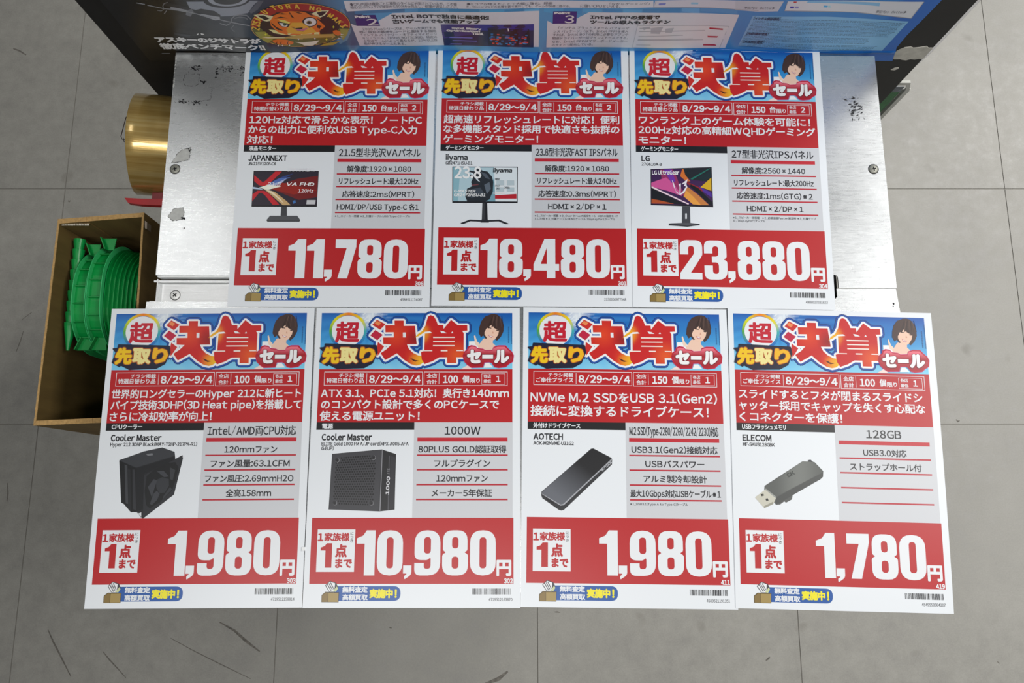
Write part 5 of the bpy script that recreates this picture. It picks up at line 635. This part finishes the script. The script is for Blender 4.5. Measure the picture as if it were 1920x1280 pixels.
o = part('adhesive_crumbs', bm, SMUDGE); o['kind'] = 'stuff'; o['label'] = 'dark scraped adhesive smudge on the bare right margin'
crumbs(.3965, .196, .0006, .001, 5)
bm = bmesh.new()
for i in range(26):
    x = -.372 + random.uniform(0, .0008); y = .44 + .04 * random.random(); prism(bm, [(x - .0006, y - .0008), (x + .0008, y - .0004), (x + .0003, y + .001)], PZ_, PZ_ + .0002 + i * 1e-6)
o = part('adhesive_crumbs', bm, TAPE_CLR); o['kind'] = 'stuff'
# hidden carrying frame
bm = bmesh.new(); box(bm, -.30, .345, .06, .474, .60, PZ_ - .0145); part('frame', bm, DARK)
for x in (-.29, .29):
    for y in (.07, .44):
        bm = bmesh.new(); box(bm, x - .015, x + .015, y - .015, y + .015, 0, .60); part('leg', bm, DARK)
bm = bmesh.new(); box(bm, -.30, .30, .0, .06, .618, PZ_ - .0145); box(bm, -.25, -.22, -.07, .0, .622, PZ_ - .0018); box(bm, .22, .25, -.07, 0, .622, PZ_ - .0018); part('front_bracket', bm, DARK)

# ---------------------------------------------------------------- black back board with its poster
bm = bmesh.new(); box(bm, -.4365, .4650, .4862, .4902, 0, 1.45)
board = tag(bmobj('back_board', bm, BLACKM), 'tall black board standing upright behind the metal top, torn at its right edge', 'board')
random.seed(5)
torn = [(.4250, .6300), (.4275, .6385), (.4330, .6450), (.4395, .6462), (.4430, .6440), (.4490, .6452), (.4560, .6475), (.4600, .6440), (.4645, .6440), (.4650, .6215), (.4600, .6222), (.4560, .6205), (.4510, .6215), (.4470, .6190), (.4420, .6200), (.4390, .6215), (.4330, .6210), (.4290, .6240)]
PAPER_T = plain('torn_paper', '#cfccc2', .9, 0, .15, 120)
def vplate(name, pts, y0, y1, mat, parent=None):
    bm = bmesh.new(); prism(bm, [(x, z) for x, z in pts], 0, y1 - y0)
    for v in bm.verts: x, z, d = v.co; v.co = (x, y1 - d, z)
    bmesh.ops.recalc_face_normals(bm, faces=bm.faces[:]); return bmobj(name, bm, mat, parent)
o = vplate('torn_paper', torn, .4853, .4861, PAPER_T, board)
vplate('torn_paper', [(.4395, .598), (.4420, .602), (.4465, .603), (.4475, .6005), (.4440, .597)], .4855, .4861, PAPER_T, board)
vplate('torn_paper', [(.4110, .6225), (.4130, .6245), (.4160, .6215), (.4200, .6195), (.4150, .6190)], .4853, .4861, PAPER_T, board)
CLR = NT('clear_film').set(Base_Color=(.9, .9, .95), Roughness=.1, Transmission_Weight=.9, IOR=1.3)
vplate('edge_film', [(.4651, .60), (.4690, .63), (.4690, 1.45), (.4651, 1.45)], .4868, .4872, CLR, board)
# poster: curved glossy sheet, rolled a little at the lower right
def pwarp(x, y):            # local x (m), local y = height (m)
    return .0018 + .0009 * math.sin(x * 19 + .6) * max(0, min(1, (.76 - y) / .1)) + .0006 * math.sin(x * 43 + y * 30)
pi_ = Ink(1.55, up=True, step=.00005)
BLUE = '#2a6fae'
def pbase(x, y):
    if x > -150: c = mixc(lin('#4a8cb8', 1.55), lin('#1f6ab0', 1.55), (x - 100) / 300)
    else: c = mixc(lin('#17181b', 1.55), lin('#2a3c50', 1.55), (x + 330) / 120)
    if x > 385: c = lin('#1458a8', 1.55)
    if -200 < x < -150: c = mixc(lin('#3c4c5e', 1.55), lin('#4a8cb8', 1.55), (x + 200) / 50)
    return c
pi_.poly([(-409.6, 622), (430, 622), (421.5, 650), (421, 674), (426, 732), (428, 1000), (-409.6, 1000)], pbase, 0, grid=9)
for it in POSTER['P']:
    lay, col, pts = it[0], it[1], it[2:]
    pi_.poly(pts, col, lay, grid=14)
(ax, ay), (bx_, by_), (cx_, cy_), (dx_, dy_) = (250.2, 703.1), (406.1, 695.7), (250.6, 649.7), (403.8, 641.9)
random.seed(7)
for i in range(24):
    f = i / 23; x = ax + (cx_ - ax) * f - 2 * f; y0 = ay + (cy_ - ay) * f; sl = (by_ - ay) / (bx_ - ax); x1 = bx_ - 4 * f - (20 if 13 <= i < 19 else 8 * f)
    if i in (12, 18): x1 = x + random.uniform(12, 40)
    xs = x
    while x < x1:
        w_ = random.choice((.8, 1.2, 2, 3)); yy = y0 + (x - xs) * sl; pi_.poly([(x, yy - .3), (x + w_, yy - .3 + w_ * sl), (x + w_, yy + .5 + w_ * sl), (x, yy + .5)], '#3f6488', 4); x += w_ + random.choice((.4, .5, .9))
for s, x0, y0, x1, y1, col, b, lay in POSTER['T']: pi_.fit(s, x0, y0, x1, y1, col, b, lay + 2)
for ch, x, y, rot in POSTER['L']: pi_.fit(ch, x - 2.5, y - 4.0, x + 2.5, y + 4.0, '#dca838', .45, 9, rot=R(rot))
pm = pi_.mesh('poster_print', pwarp)
poster = link('poster', pm, None); poster.location = (0, .4850, 0); poster.rotation_euler = (R(90), 0, 0)
tag(poster, 'glossy printed poster on the black board, round tiger emblem and blue information panels', 'poster')
# rolled-under lower edge of the poster, lying at the back of the metal top
n = 40; bm = bmesh.new(); rows = []
for i in range(n + 1):
    x = .20 + .224 * i / n; row = []
    for k in range(9):
        a = -math.pi * .5 + math.pi * 1.0 * k / 8; r = .0042 + .0006 * math.sin(x * 90)
        row.append(bm.verts.new((x, .4838 - r * math.cos(a) + .0018, .6395 + .003 * math.sin(i * .7) * .1 + r * math.sin(a))))
    rows.append(row)
for a, b in zip(rows, rows[1:]):
    for k in range(8): bm.faces.new((a[k], b[k], b[k+1], a[k+1]))
bmesh.ops.recalc_face_normals(bm, faces=bm.faces[:]); bmesh.ops.solidify(bm, geom=bm.faces[:], thickness=.0003)
pl = bmobj('rolled_edge', bm, plain('blue_poster_edge', '#1763b4', .12, 0, .05, 60), None, None, True); pl.parent = poster; pl.matrix_parent_inverse = (Matrix.Translation((0, .4850, 0)) @ Matrix.Rotation(R(90), 4, 'X')).inverted()
pl['label'] = 'shiny blue lower edge curled onto the metal'

# ---------------------------------------------------------------- clear card holder behind the board
h = tag(empty('card_holder', (.46, .505, 0)), 'clear acrylic holder with a green card, upright behind the black board', 'holder')
ACR = NT('acrylic').set(Base_Color=(.93, .95, .95), Roughness=.02, Transmission_Weight=1.0, IOR=1.05)
def hp(name, pts, y0, y1, mat):
    o = vplate(name, pts, y0, y1, mat); o.parent = h; o.matrix_parent_inverse = Matrix.Translation((-.46, -.505, 0)); return o
FR = plain('holder_rim', '#c6c7c0', .3); GC = plain('green_card', '#3c8a4c', .4); LC = plain('lilac_card', '#8a8f98', .4)
X1 = .4975; ZT = .546
hp('sleeve', [(.30, .08), (X1 - .006, .08), (X1 - .006, ZT - .010), (.30, ZT - .010)], .4992, .4998, ACR)
hp('card', [(.31, .09), (X1 - .0085, .09), (X1 - .0085, .519), (.31, .519)], .5003, .5010, GC)
hp('header_strip', [(.31, .5192), (X1 - .0085, .5192), (X1 - .0085, ZT - .014), (.31, ZT - .014)], .5003, .5010, LC)
hp('rim', [(X1 - .006, .08), (X1, .083), (X1, ZT - .020), (X1 - .008, ZT), (.30, ZT), (.30, ZT - .006), (X1 - .010, ZT - .006), (X1 - .0055, ZT - .018), (X1 - .0055, .08)], .4980, .5015, FR)
hp('back_sheet', [(.30, .08), (X1 + .003, .08), (X1 + .003, ZT - .022), (.30, ZT - .008)], .5018, .5028, FR)
hp('foot', [(.33, 0), (X1 - .01, 0), (X1 - .01, .08), (.33, .08)], .4985, .5045, DARK)

# ---------------------------------------------------------------- gold tape roll and its red holder
TX, TY, TZ = -.4500, .4155, .548; tape = tag(empty('tape_roll', (TX, TY, TZ)), 'wide roll of shiny gold packing tape hanging left of the metal top', 'tape')
bm = bmesh.new(); RT = .0600
prof = [(RT - .0002, -.052), (RT, -.0517)] + [(RT - .00015 * (i % 2), -.0517 + .1034 * i / 8) for i in range(1, 8)] + [(RT, .0517), (RT - .0002, .052)]
rings = []
N_ = 96
for r, hx in prof:
    rings.append([bm.verts.new((hx, (r + .0005 * math.sin(5 * 2*math.pi*i/N_ + hx * 8)) * math.cos(2*math.pi*i/N_), (r + .0005 * math.sin(5 * 2*math.pi*i/N_ + hx * 8)) * math.sin(2*math.pi*i/N_))) for i in range(N_)])
inner = [[bm.verts.new((hx, .038 * math.cos(2*math.pi*i/N_), .038 * math.sin(2*math.pi*i/N_))) for i in range(N_)] for hx in (-.052, .052)]
loop = [inner[0]] + rings + [inner[1]]
for a, b in zip(loop, loop[1:] + loop[:1]):
    for i in range(N_): bm.faces.new((a[i], a[(i+1) % N_], b[(i+1) % N_], b[i]))
bmesh.ops.recalc_face_normals(bm, faces=bm.faces[:])
tw = bmobj('wound_tape', bm, GOLD, tape, None, True); tw.location = (.052, 0, 0)
m_ = tw.data
bm = bmesh.new(); lathe(bm, [(.0378, 0), (.0378, .104), (.035, .104), (.035, 0), (.0378, 0)], 'x', 48, caps=False); bmobj('paper_core', bm, CARDB, tape, None, True)
tape.rotation_euler = (0, R(12), 0)
rh = tag(empty('tape_holder', (-.40, .345, .55)), 'red plastic tape holder arm below the gold roll', 'holder')
def at(o, p): o.parent = p; o.matrix_parent_inverse = Matrix.Translation(-Vector(p.location)); return o
bm = bmesh.new(); tips = [(-.4590, .3470), (-.4540, .3405), (-.44, .3385), (-.42, .3375), (-.33, .3360), (-.33, .3445), (-.42, .3455), (-.44, .3458)]
prism(bm, tips, .545, .552); bevel(bm, .0012, 2); at(bmobj('arm', bm, RED, None, None, False), rh)
bm = bmesh.new(); box(bm, -.4275, -.4150, .3440, .3545, .540, .5495); box(bm, -.4275, -.34, .44, .4475, .47, .50) if False else None; bevel(bm, .0015, 2); at(bmobj('stem', bm, plain('dark_red_plastic', '#8a1020', .3)), rh)
bm = bmesh.new(); lathe(bm, [(.018, 0), (.018, .10)], 'x', 32, o=(-.438, TY, TZ - .004)); at(bmobj('hub', bm, RED, None, None, True), rh)
bm = bmesh.new(); box(bm, -.350, -.3052, .335, .424, .532, .5445); at(bmobj('mount', bm, RED), rh)
bm = bmesh.new(); tube(bm, [(-.4335, .4350, .600), (-.4415, .425, .600), (-.4450, .4020, .600), (-.4435, .3985, .600), (-.4380, .3985, .600)], .00045); tube(bm, [(-.4423, .4000, .600), (-.4405, .395, .600), (-.4380, .3935, .600)], .0004)
at(bmobj('wire_clip', bm, WIRE, None, None, True), rh)

# ---------------------------------------------------------------- open carton with green baskets
A_, B_, C_, D_ = Vector((-.5068, .0735)), Vector((-.5060, .3030)), Vector((-.4105, .3108)), Vector((-.4030, .0780))
RIM = .600; T_ = .0038
carton = tag(empty('carton', (-.455, .19, 0)), 'tall open brown cardboard carton standing on the floor left of the cards', 'box')
ctr = (A_ + B_ + C_ + D_) / 4
ins = [p + (ctr - p).normalized() * T_ * 1.5 for p in (A_, B_, C_, D_)]
names = ['wall', 'wall', 'wall', 'wall']
for i in range(4):
    p, q = (A_, B_, C_, D_)[i], (A_, B_, C_, D_)[(i+1) % 4]; pi2, qi = ins[i], ins[(i+1) % 4]
    bm = bmesh.new(); prism(bm, [tuple(p), tuple(q), tuple(qi), tuple(pi2)], .004, RIM - .0004)
    bmesh.ops.subdivide_edges(bm, edges=[e for e in bm.edges if abs(e.verts[0].co.z - e.verts[1].co.z) < .01 and e.calc_length() > .05], cuts=6)
    wl = at(bmobj('wall', bm, CARDB), carton)
    bm = bmesh.new(); N = 30
    # worn pale rim of the board
    for k in range(N):
        a = p.lerp(q, k / N); b = p.lerp(q, (k + 1) / N); c = pi2.lerp(qi, (k + 1) / N); d = pi2.lerp(qi, k / N)
        prism(bm, [tuple(a), tuple(b), tuple(c), tuple(d)], RIM - .0004, RIM + random.uniform(0, .0006))
    at(bmobj('rim', bm, CARD_EDGE), wl)
bm = bmesh.new(); prism(bm, [tuple(p) for p in ins], 0, .004); at(bmobj('base', bm, CARDB), carton)
# flap folded down inside the far wall
bm = bmesh.new(); prism(bm, [(-.5035, .2995), (-.4720, .3022), (-.4720, .2992), (-.5035, .2965)], .46, RIM - .004); fp = at(bmobj('inner_flap', bm, CARDB), carton)
bm = bmesh.new(); N = 18
for k in range(N):
    x = -.5030 + .031 * k / N
    prism(bm, [(x, .2967), (x + .0010, .2968), (x + .0010, .2992), (x, .2991)], RIM - .004, RIM - .0033)
ed = at(bmobj('corrugation', bm, plain('white_board_edge', '#d8d2c4', .8)), fp); ed['kind'] = 'stuff'
bm = bmesh.new(); prism(bm, [(-.4099, .3020), (-.4072, .3000), (-.4068, .2920), (-.4088, .2930)], .588, .5985)
at(bmobj('clear_tape', bm, NT('clear_packing_tape').set(Base_Color=(.25, .2, .15), Roughness=.12)), carton)

random.seed(21)
def basket_path(yc, hw, zt, zb, r, n=10):
    pts = [(yc + hw, zb), (yc + hw, zt - r)]
    pts += [(yc + hw - r + r * math.cos(math.pi/2 * i / n), zt - r + r * math.sin(math.pi/2 * i / n)) for i in range(1, n + 1)]
    pts += [(yc - hw + r - r * math.sin(math.pi/2 * i / n), zt - r + r * math.cos(math.pi/2 * i / n)) for i in range(0, n + 1)]
    pts += [(yc - hw, zb)]
    return pts
def band(bm, path, x0, x1, t0, t1):
    """strip following the path between x0..x1, from offset t0 to t1 along the outward normal"""
    rings = []
    for i, (y, z) in enumerate(path):
        a = path[max(i-1, 0)]; b = path[min(i+1, len(path)-1)]; d = Vector((b[0]-a[0], b[1]-a[1])).normalized(); n_ = Vector((d.y, -d.x))
        rings.append([bm.verts.new((x, y + n_.x * t, z + n_.y * t)) for x, t in ((x0, t0), (x1, t0), (x1, t1), (x0, t1))])
    for a, b in zip(rings, rings[1:]):
        for k in range(4): bm.faces.new((a[k], a[(k+1) % 4], b[(k+1) % 4], b[k]))
    bm.faces.new(rings[0]); bm.faces.new(rings[-1][::-1]); bmesh.ops.recalc_face_normals(bm, faces=bm.faces[:])
def lug(bm, x0, x1, y0, z, out, flare=.004):
    s = 1 if out > 0 else -1
    a = [(x0 + .002, y0), (x1 - .002, y0), (x1, y0 + out), (x0 - flare, y0 + out)]
    prism(bm, a, z - .0012, z); 
    prism(bm, [(x0 + .002, y0), (x0 + .0032, y0), (x0 - flare + .0012, y0 + out), (x0 - flare, y0 + out)], z, z + .006)
YC, HW = .2265, .0565
ORD = ['first', 'second', 'third', 'fourth', 'fifth', 'sixth', 'seventh', 'eighth', 'last']
nested = 0
def basket(x0, wd, full, zt, label, yc=YC, hw=HW):
    b = empty('plastic_basket', (x0, yc, .004)); tag(b, label, 'basket', 'green plastic baskets nested in the carton')
    path = basket_path(yc, hw, zt, .01, .048)
    bm = bmesh.new()
    band(bm, path, x0, x0 + .0007, -.001, .0052 if full else .0038); at(bmobj('rim', bm, GREEN_LIT if full else GREEN, None, None, False), b)
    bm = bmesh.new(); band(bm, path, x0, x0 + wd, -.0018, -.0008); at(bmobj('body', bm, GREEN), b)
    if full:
        bm = bmesh.new(); band(bm, path, x0 + wd - .0007, x0 + wd, -.001, .0052); at(bmobj('rim', bm, GREEN_LIT), b)
        # cross ribs
        arc = [(math.dist(path[i], path[i+1])) for i in range(len(path)-1)]
        for j, yy in enumerate((yc + hw - .012, yc + hw - .026, yc + hw - .046, yc + hw - .066, yc + hw - .086, yc + hw - .101)):
            d = max(0, abs(yy - yc) - (hw - .048)); zz = zt - .048 + math.sqrt(max(0, .048 ** 2 - d ** 2))
            bm = bmesh.new(); box(bm, x0 + .0006, x0 + wd - .0006, yy - .0004, yy + .0004, zz - .003, zz + .0032); at(bmobj('rib', bm, GREEN), b)
        bm = bmesh.new(); lug(bm, x0 + .004, x0 + wd - .0005, yc + hw - .006, zt - .018, .014); bevel(bm, .0004, 1); at(bmobj('lug', bm, GREEN), b)
        bm = bmesh.new(); lug(bm, x0 + .002, x0 + wd - .0005, yc - hw + .010, zt - .020, -.014); bevel(bm, .0004, 1); at(bmobj('lug', bm, GREEN), b)
    return b
basket(-.4862, .0150, True, .5870, 'green ribbed plastic basket on end, nearest the carton left wall', .2200, .0555)
basket(-.4700, .0165, True, .5880, 'green ribbed plastic basket on end, second from the carton left wall', .2235, .0590)
for i in range(9):
    basket(-.4525 + i * .0044, .0040, False, .5840 - i * .0012, 'thin green basket rim, %s of the tight row counted from the ribbed baskets' % ORD[i], .2230 - .0006 * i, .0580)
# row of nested green cups along the left wall
for i in range(9):
    yy = .2870 - i * .0122; x = -.4948 - i * .00005; last = i == 8
    bm = bmesh.new(); L = .013 if not last else .030; r0 = .0066; r1 = .0043 if not last else .0016
    lathe(bm, [(r0 - .0014, -.0004), (r0 - .0006, .0012), (r0, .0012), (r0 * .94, -.0030), (r1, -L)], 'y', 24)
    c = bmobj('plastic_cup', bm, GREEN, None, (x, yy, .572), False)
    for p in c.data.polygons:
        if len(p.vertices) > 4: p.use_smooth = False
    tag(c, 'green tapered plastic cup ending the nested row along the carton left wall' if last else ('green plastic cup at the head of the nested row in the far carton corner' if i == 0 else 'green plastic cup, %s down the nested row along the carton left wall' % ORD[i]), 'cup', 'green cups nested along the carton left wall')
# curved green tray end under the baskets
bm = bmesh.new(); pts = []
arcp = [(-.4985, .1800), (-.4960, .1740), (-.488, .1672), (-.476, .1630), (-.460, .1612), (-.440, .1610), (-.415, .1612)]
for k, (x, y) in enumerate(arcp): pass
prism(bm, arcp + [(-.415, .19), (-.470, .19), (-.492, .192)], .528, .531)
rim_ = []
tr = bmobj('plastic_tray', bm, GREEN); tag(tr, 'curved green plastic tray end below the basket lugs in the carton', 'tray')
bm = bmesh.new(); tube(bm, [(x, y, .534) for x, y in arcp], .0011, 6); bmobj('rim', bm, GREEN, tr, None, True)

# ---------------------------------------------------------------- sale cards
HEADER_INK = build_header()
def make_card(c):
    a = R(c['rot']); base = PZ_ + .0003 + c['z']
    amp = .0022 if c['key'] == 'L4' else .0006
    warp = (lambda x, y: amp * (1 - ((-y) / .1485 - 1) ** 2) * (.4 + .6 * x / .21)) if c['key'] == 'L4' else (lambda x, y: amp * math.sin(math.pi * min(1, max(0, -y / .297))))
    # paper
    bm = bmesh.new(); nx, ny = 6, 22; g = [[None] * (ny + 1) for _ in range(nx + 1)]
    for i in range(nx + 1):
        for j in range(ny + 1):
            x, y = .21 * i / nx, -.297 * j / ny; g[i][j] = bm.verts.new((x, y, warp(x, y)))
    for i in range(nx):
        for j in range(ny): bm.faces.new((g[i][j], g[i][j+1], g[i+1][j+1], g[i+1][j]))
    r = bmesh.ops.extrude_face_region(bm, geom=bm.faces[:]); 
    for v in [e for e in r['geom'] if isinstance(e, bmesh.types.BMVert)]: v.co.z -= .0003
    bmesh.ops.recalc_face_normals(bm, faces=bm.faces[:])
    card = bmobj('price_card', bm, PAPER)
    off = Matrix.Rotation(a, 2) @ Vector((-.105, .1485))
    card.location = (c['at'][0] + off.x, c['at'][1] + off.y, base); card.rotation_euler = (0, 0, a)
    tag(card, c['label'], 'sale card', 'red sale price cards')
    for name, ink in (('header_artwork', HEADER_INK), ('offer_panel', body_ink(c)), ('product_picture', picture_ink(c['key'], c['extra'])), ('price_band', price_ink(c)), ('promo_badge', promo_ink(c)), ('barcode', barcode_ink(c))):
        link(name, ink.mesh(name, warp), None, card)
PAPER = NT('laminated_paper')
_g = PAPER.noise(PAPER.co(), 1400, 2); PAPER.bump(_g, .08, .0002)
PAPER = PAPER.set(Base_Color=lin('#d4d8dc', KC), Roughness=.34)
for c in CARDS: make_card(c)
# small white cable tie showing in the gap between two cards
bm = bmesh.new(); box(bm, -.2052, -.2020, -.0520, -.0485, PZ_ - .0001, PZ_ + .0028); bevel(bm, .0006, 2)
tag(bmobj('plastic_clip', bm, plain('white_plastic', '#f2f4f6', .3)), 'tiny white clip in the gap between the two lower left cards', 'clip')

# ---------------------------------------------------------------- scuffs and specks on the floor
def scuff(pts, w_):
    bm = bmesh.new(); N = len(pts)
    L = []; Rr = []
    for i, p in enumerate(pts):
        a = Vector(pts[max(i-1, 0)]); b = Vector(pts[min(i+1, N-1)]); d = (b - a).normalized(); n_ = Vector((-d.y, d.x)); ww = w_ * (.25 + math.sin(math.pi * (i + .4) / (N - .2))) * random.uniform(.7, 1.1)
        L.append(tuple(Vector(p) + n_ * ww)); Rr.append(tuple(Vector(p) - n_ * ww))
    prism(bm, L + Rr[::-1], .00005, .00018)
    o = bmobj('scuff_mark', bm, SCUFF, fl)
def fp_(x, y):      # floor point seen at a picture position, worked out once for the fixed camera height
    u = (x - 960) / 1493; v = -(y - 640) / 1493; ct, sn = math.cos(R(11)), math.sin(R(11)); k = CAM_H / (ct - v * sn)
    return (u * k, (v * ct + sn) * k)
for pts, w_ in (([(90, 1180), (100, 1203), (115, 1232), (133, 1268)], .0013), ([(193, 1221), (205, 1236), (220, 1252), (236, 1270)], .0010), ([(412, 1166), (440, 1182), (462, 1202), (487, 1221)], .0020),
                ([(320, 1196), (360, 1218), (410, 1243), (470, 1272)], .0007), ([(910, 1282), (935, 1272), (952, 1258)], .003), ([(25, 91), (36, 95), (49, 103)], .0016), ([(1436, 1238), (1441, 1234), (1443, 1231)], .0016),
                ([(1040, 1147), (1045, 1147), (1050, 1148)], .001), ([(730, 1176), (734, 1177)], .001), ([(128, 376), (130, 378), (132, 376)], .0018), ([(30, 660), (38, 640), (44, 620)], .0009), ([(14, 905), (15, 925), (13, 940)], .0010), ([(1793, 786), (1796, 790), (1799, 788)], .0016), ([(40, 600), (60, 585)], .0006), ([(1870, 1240), (1874, 1243)], .001)):
    scuff([fp_(*p) for p in pts], w_)
bpy.data.objects.remove(_to)
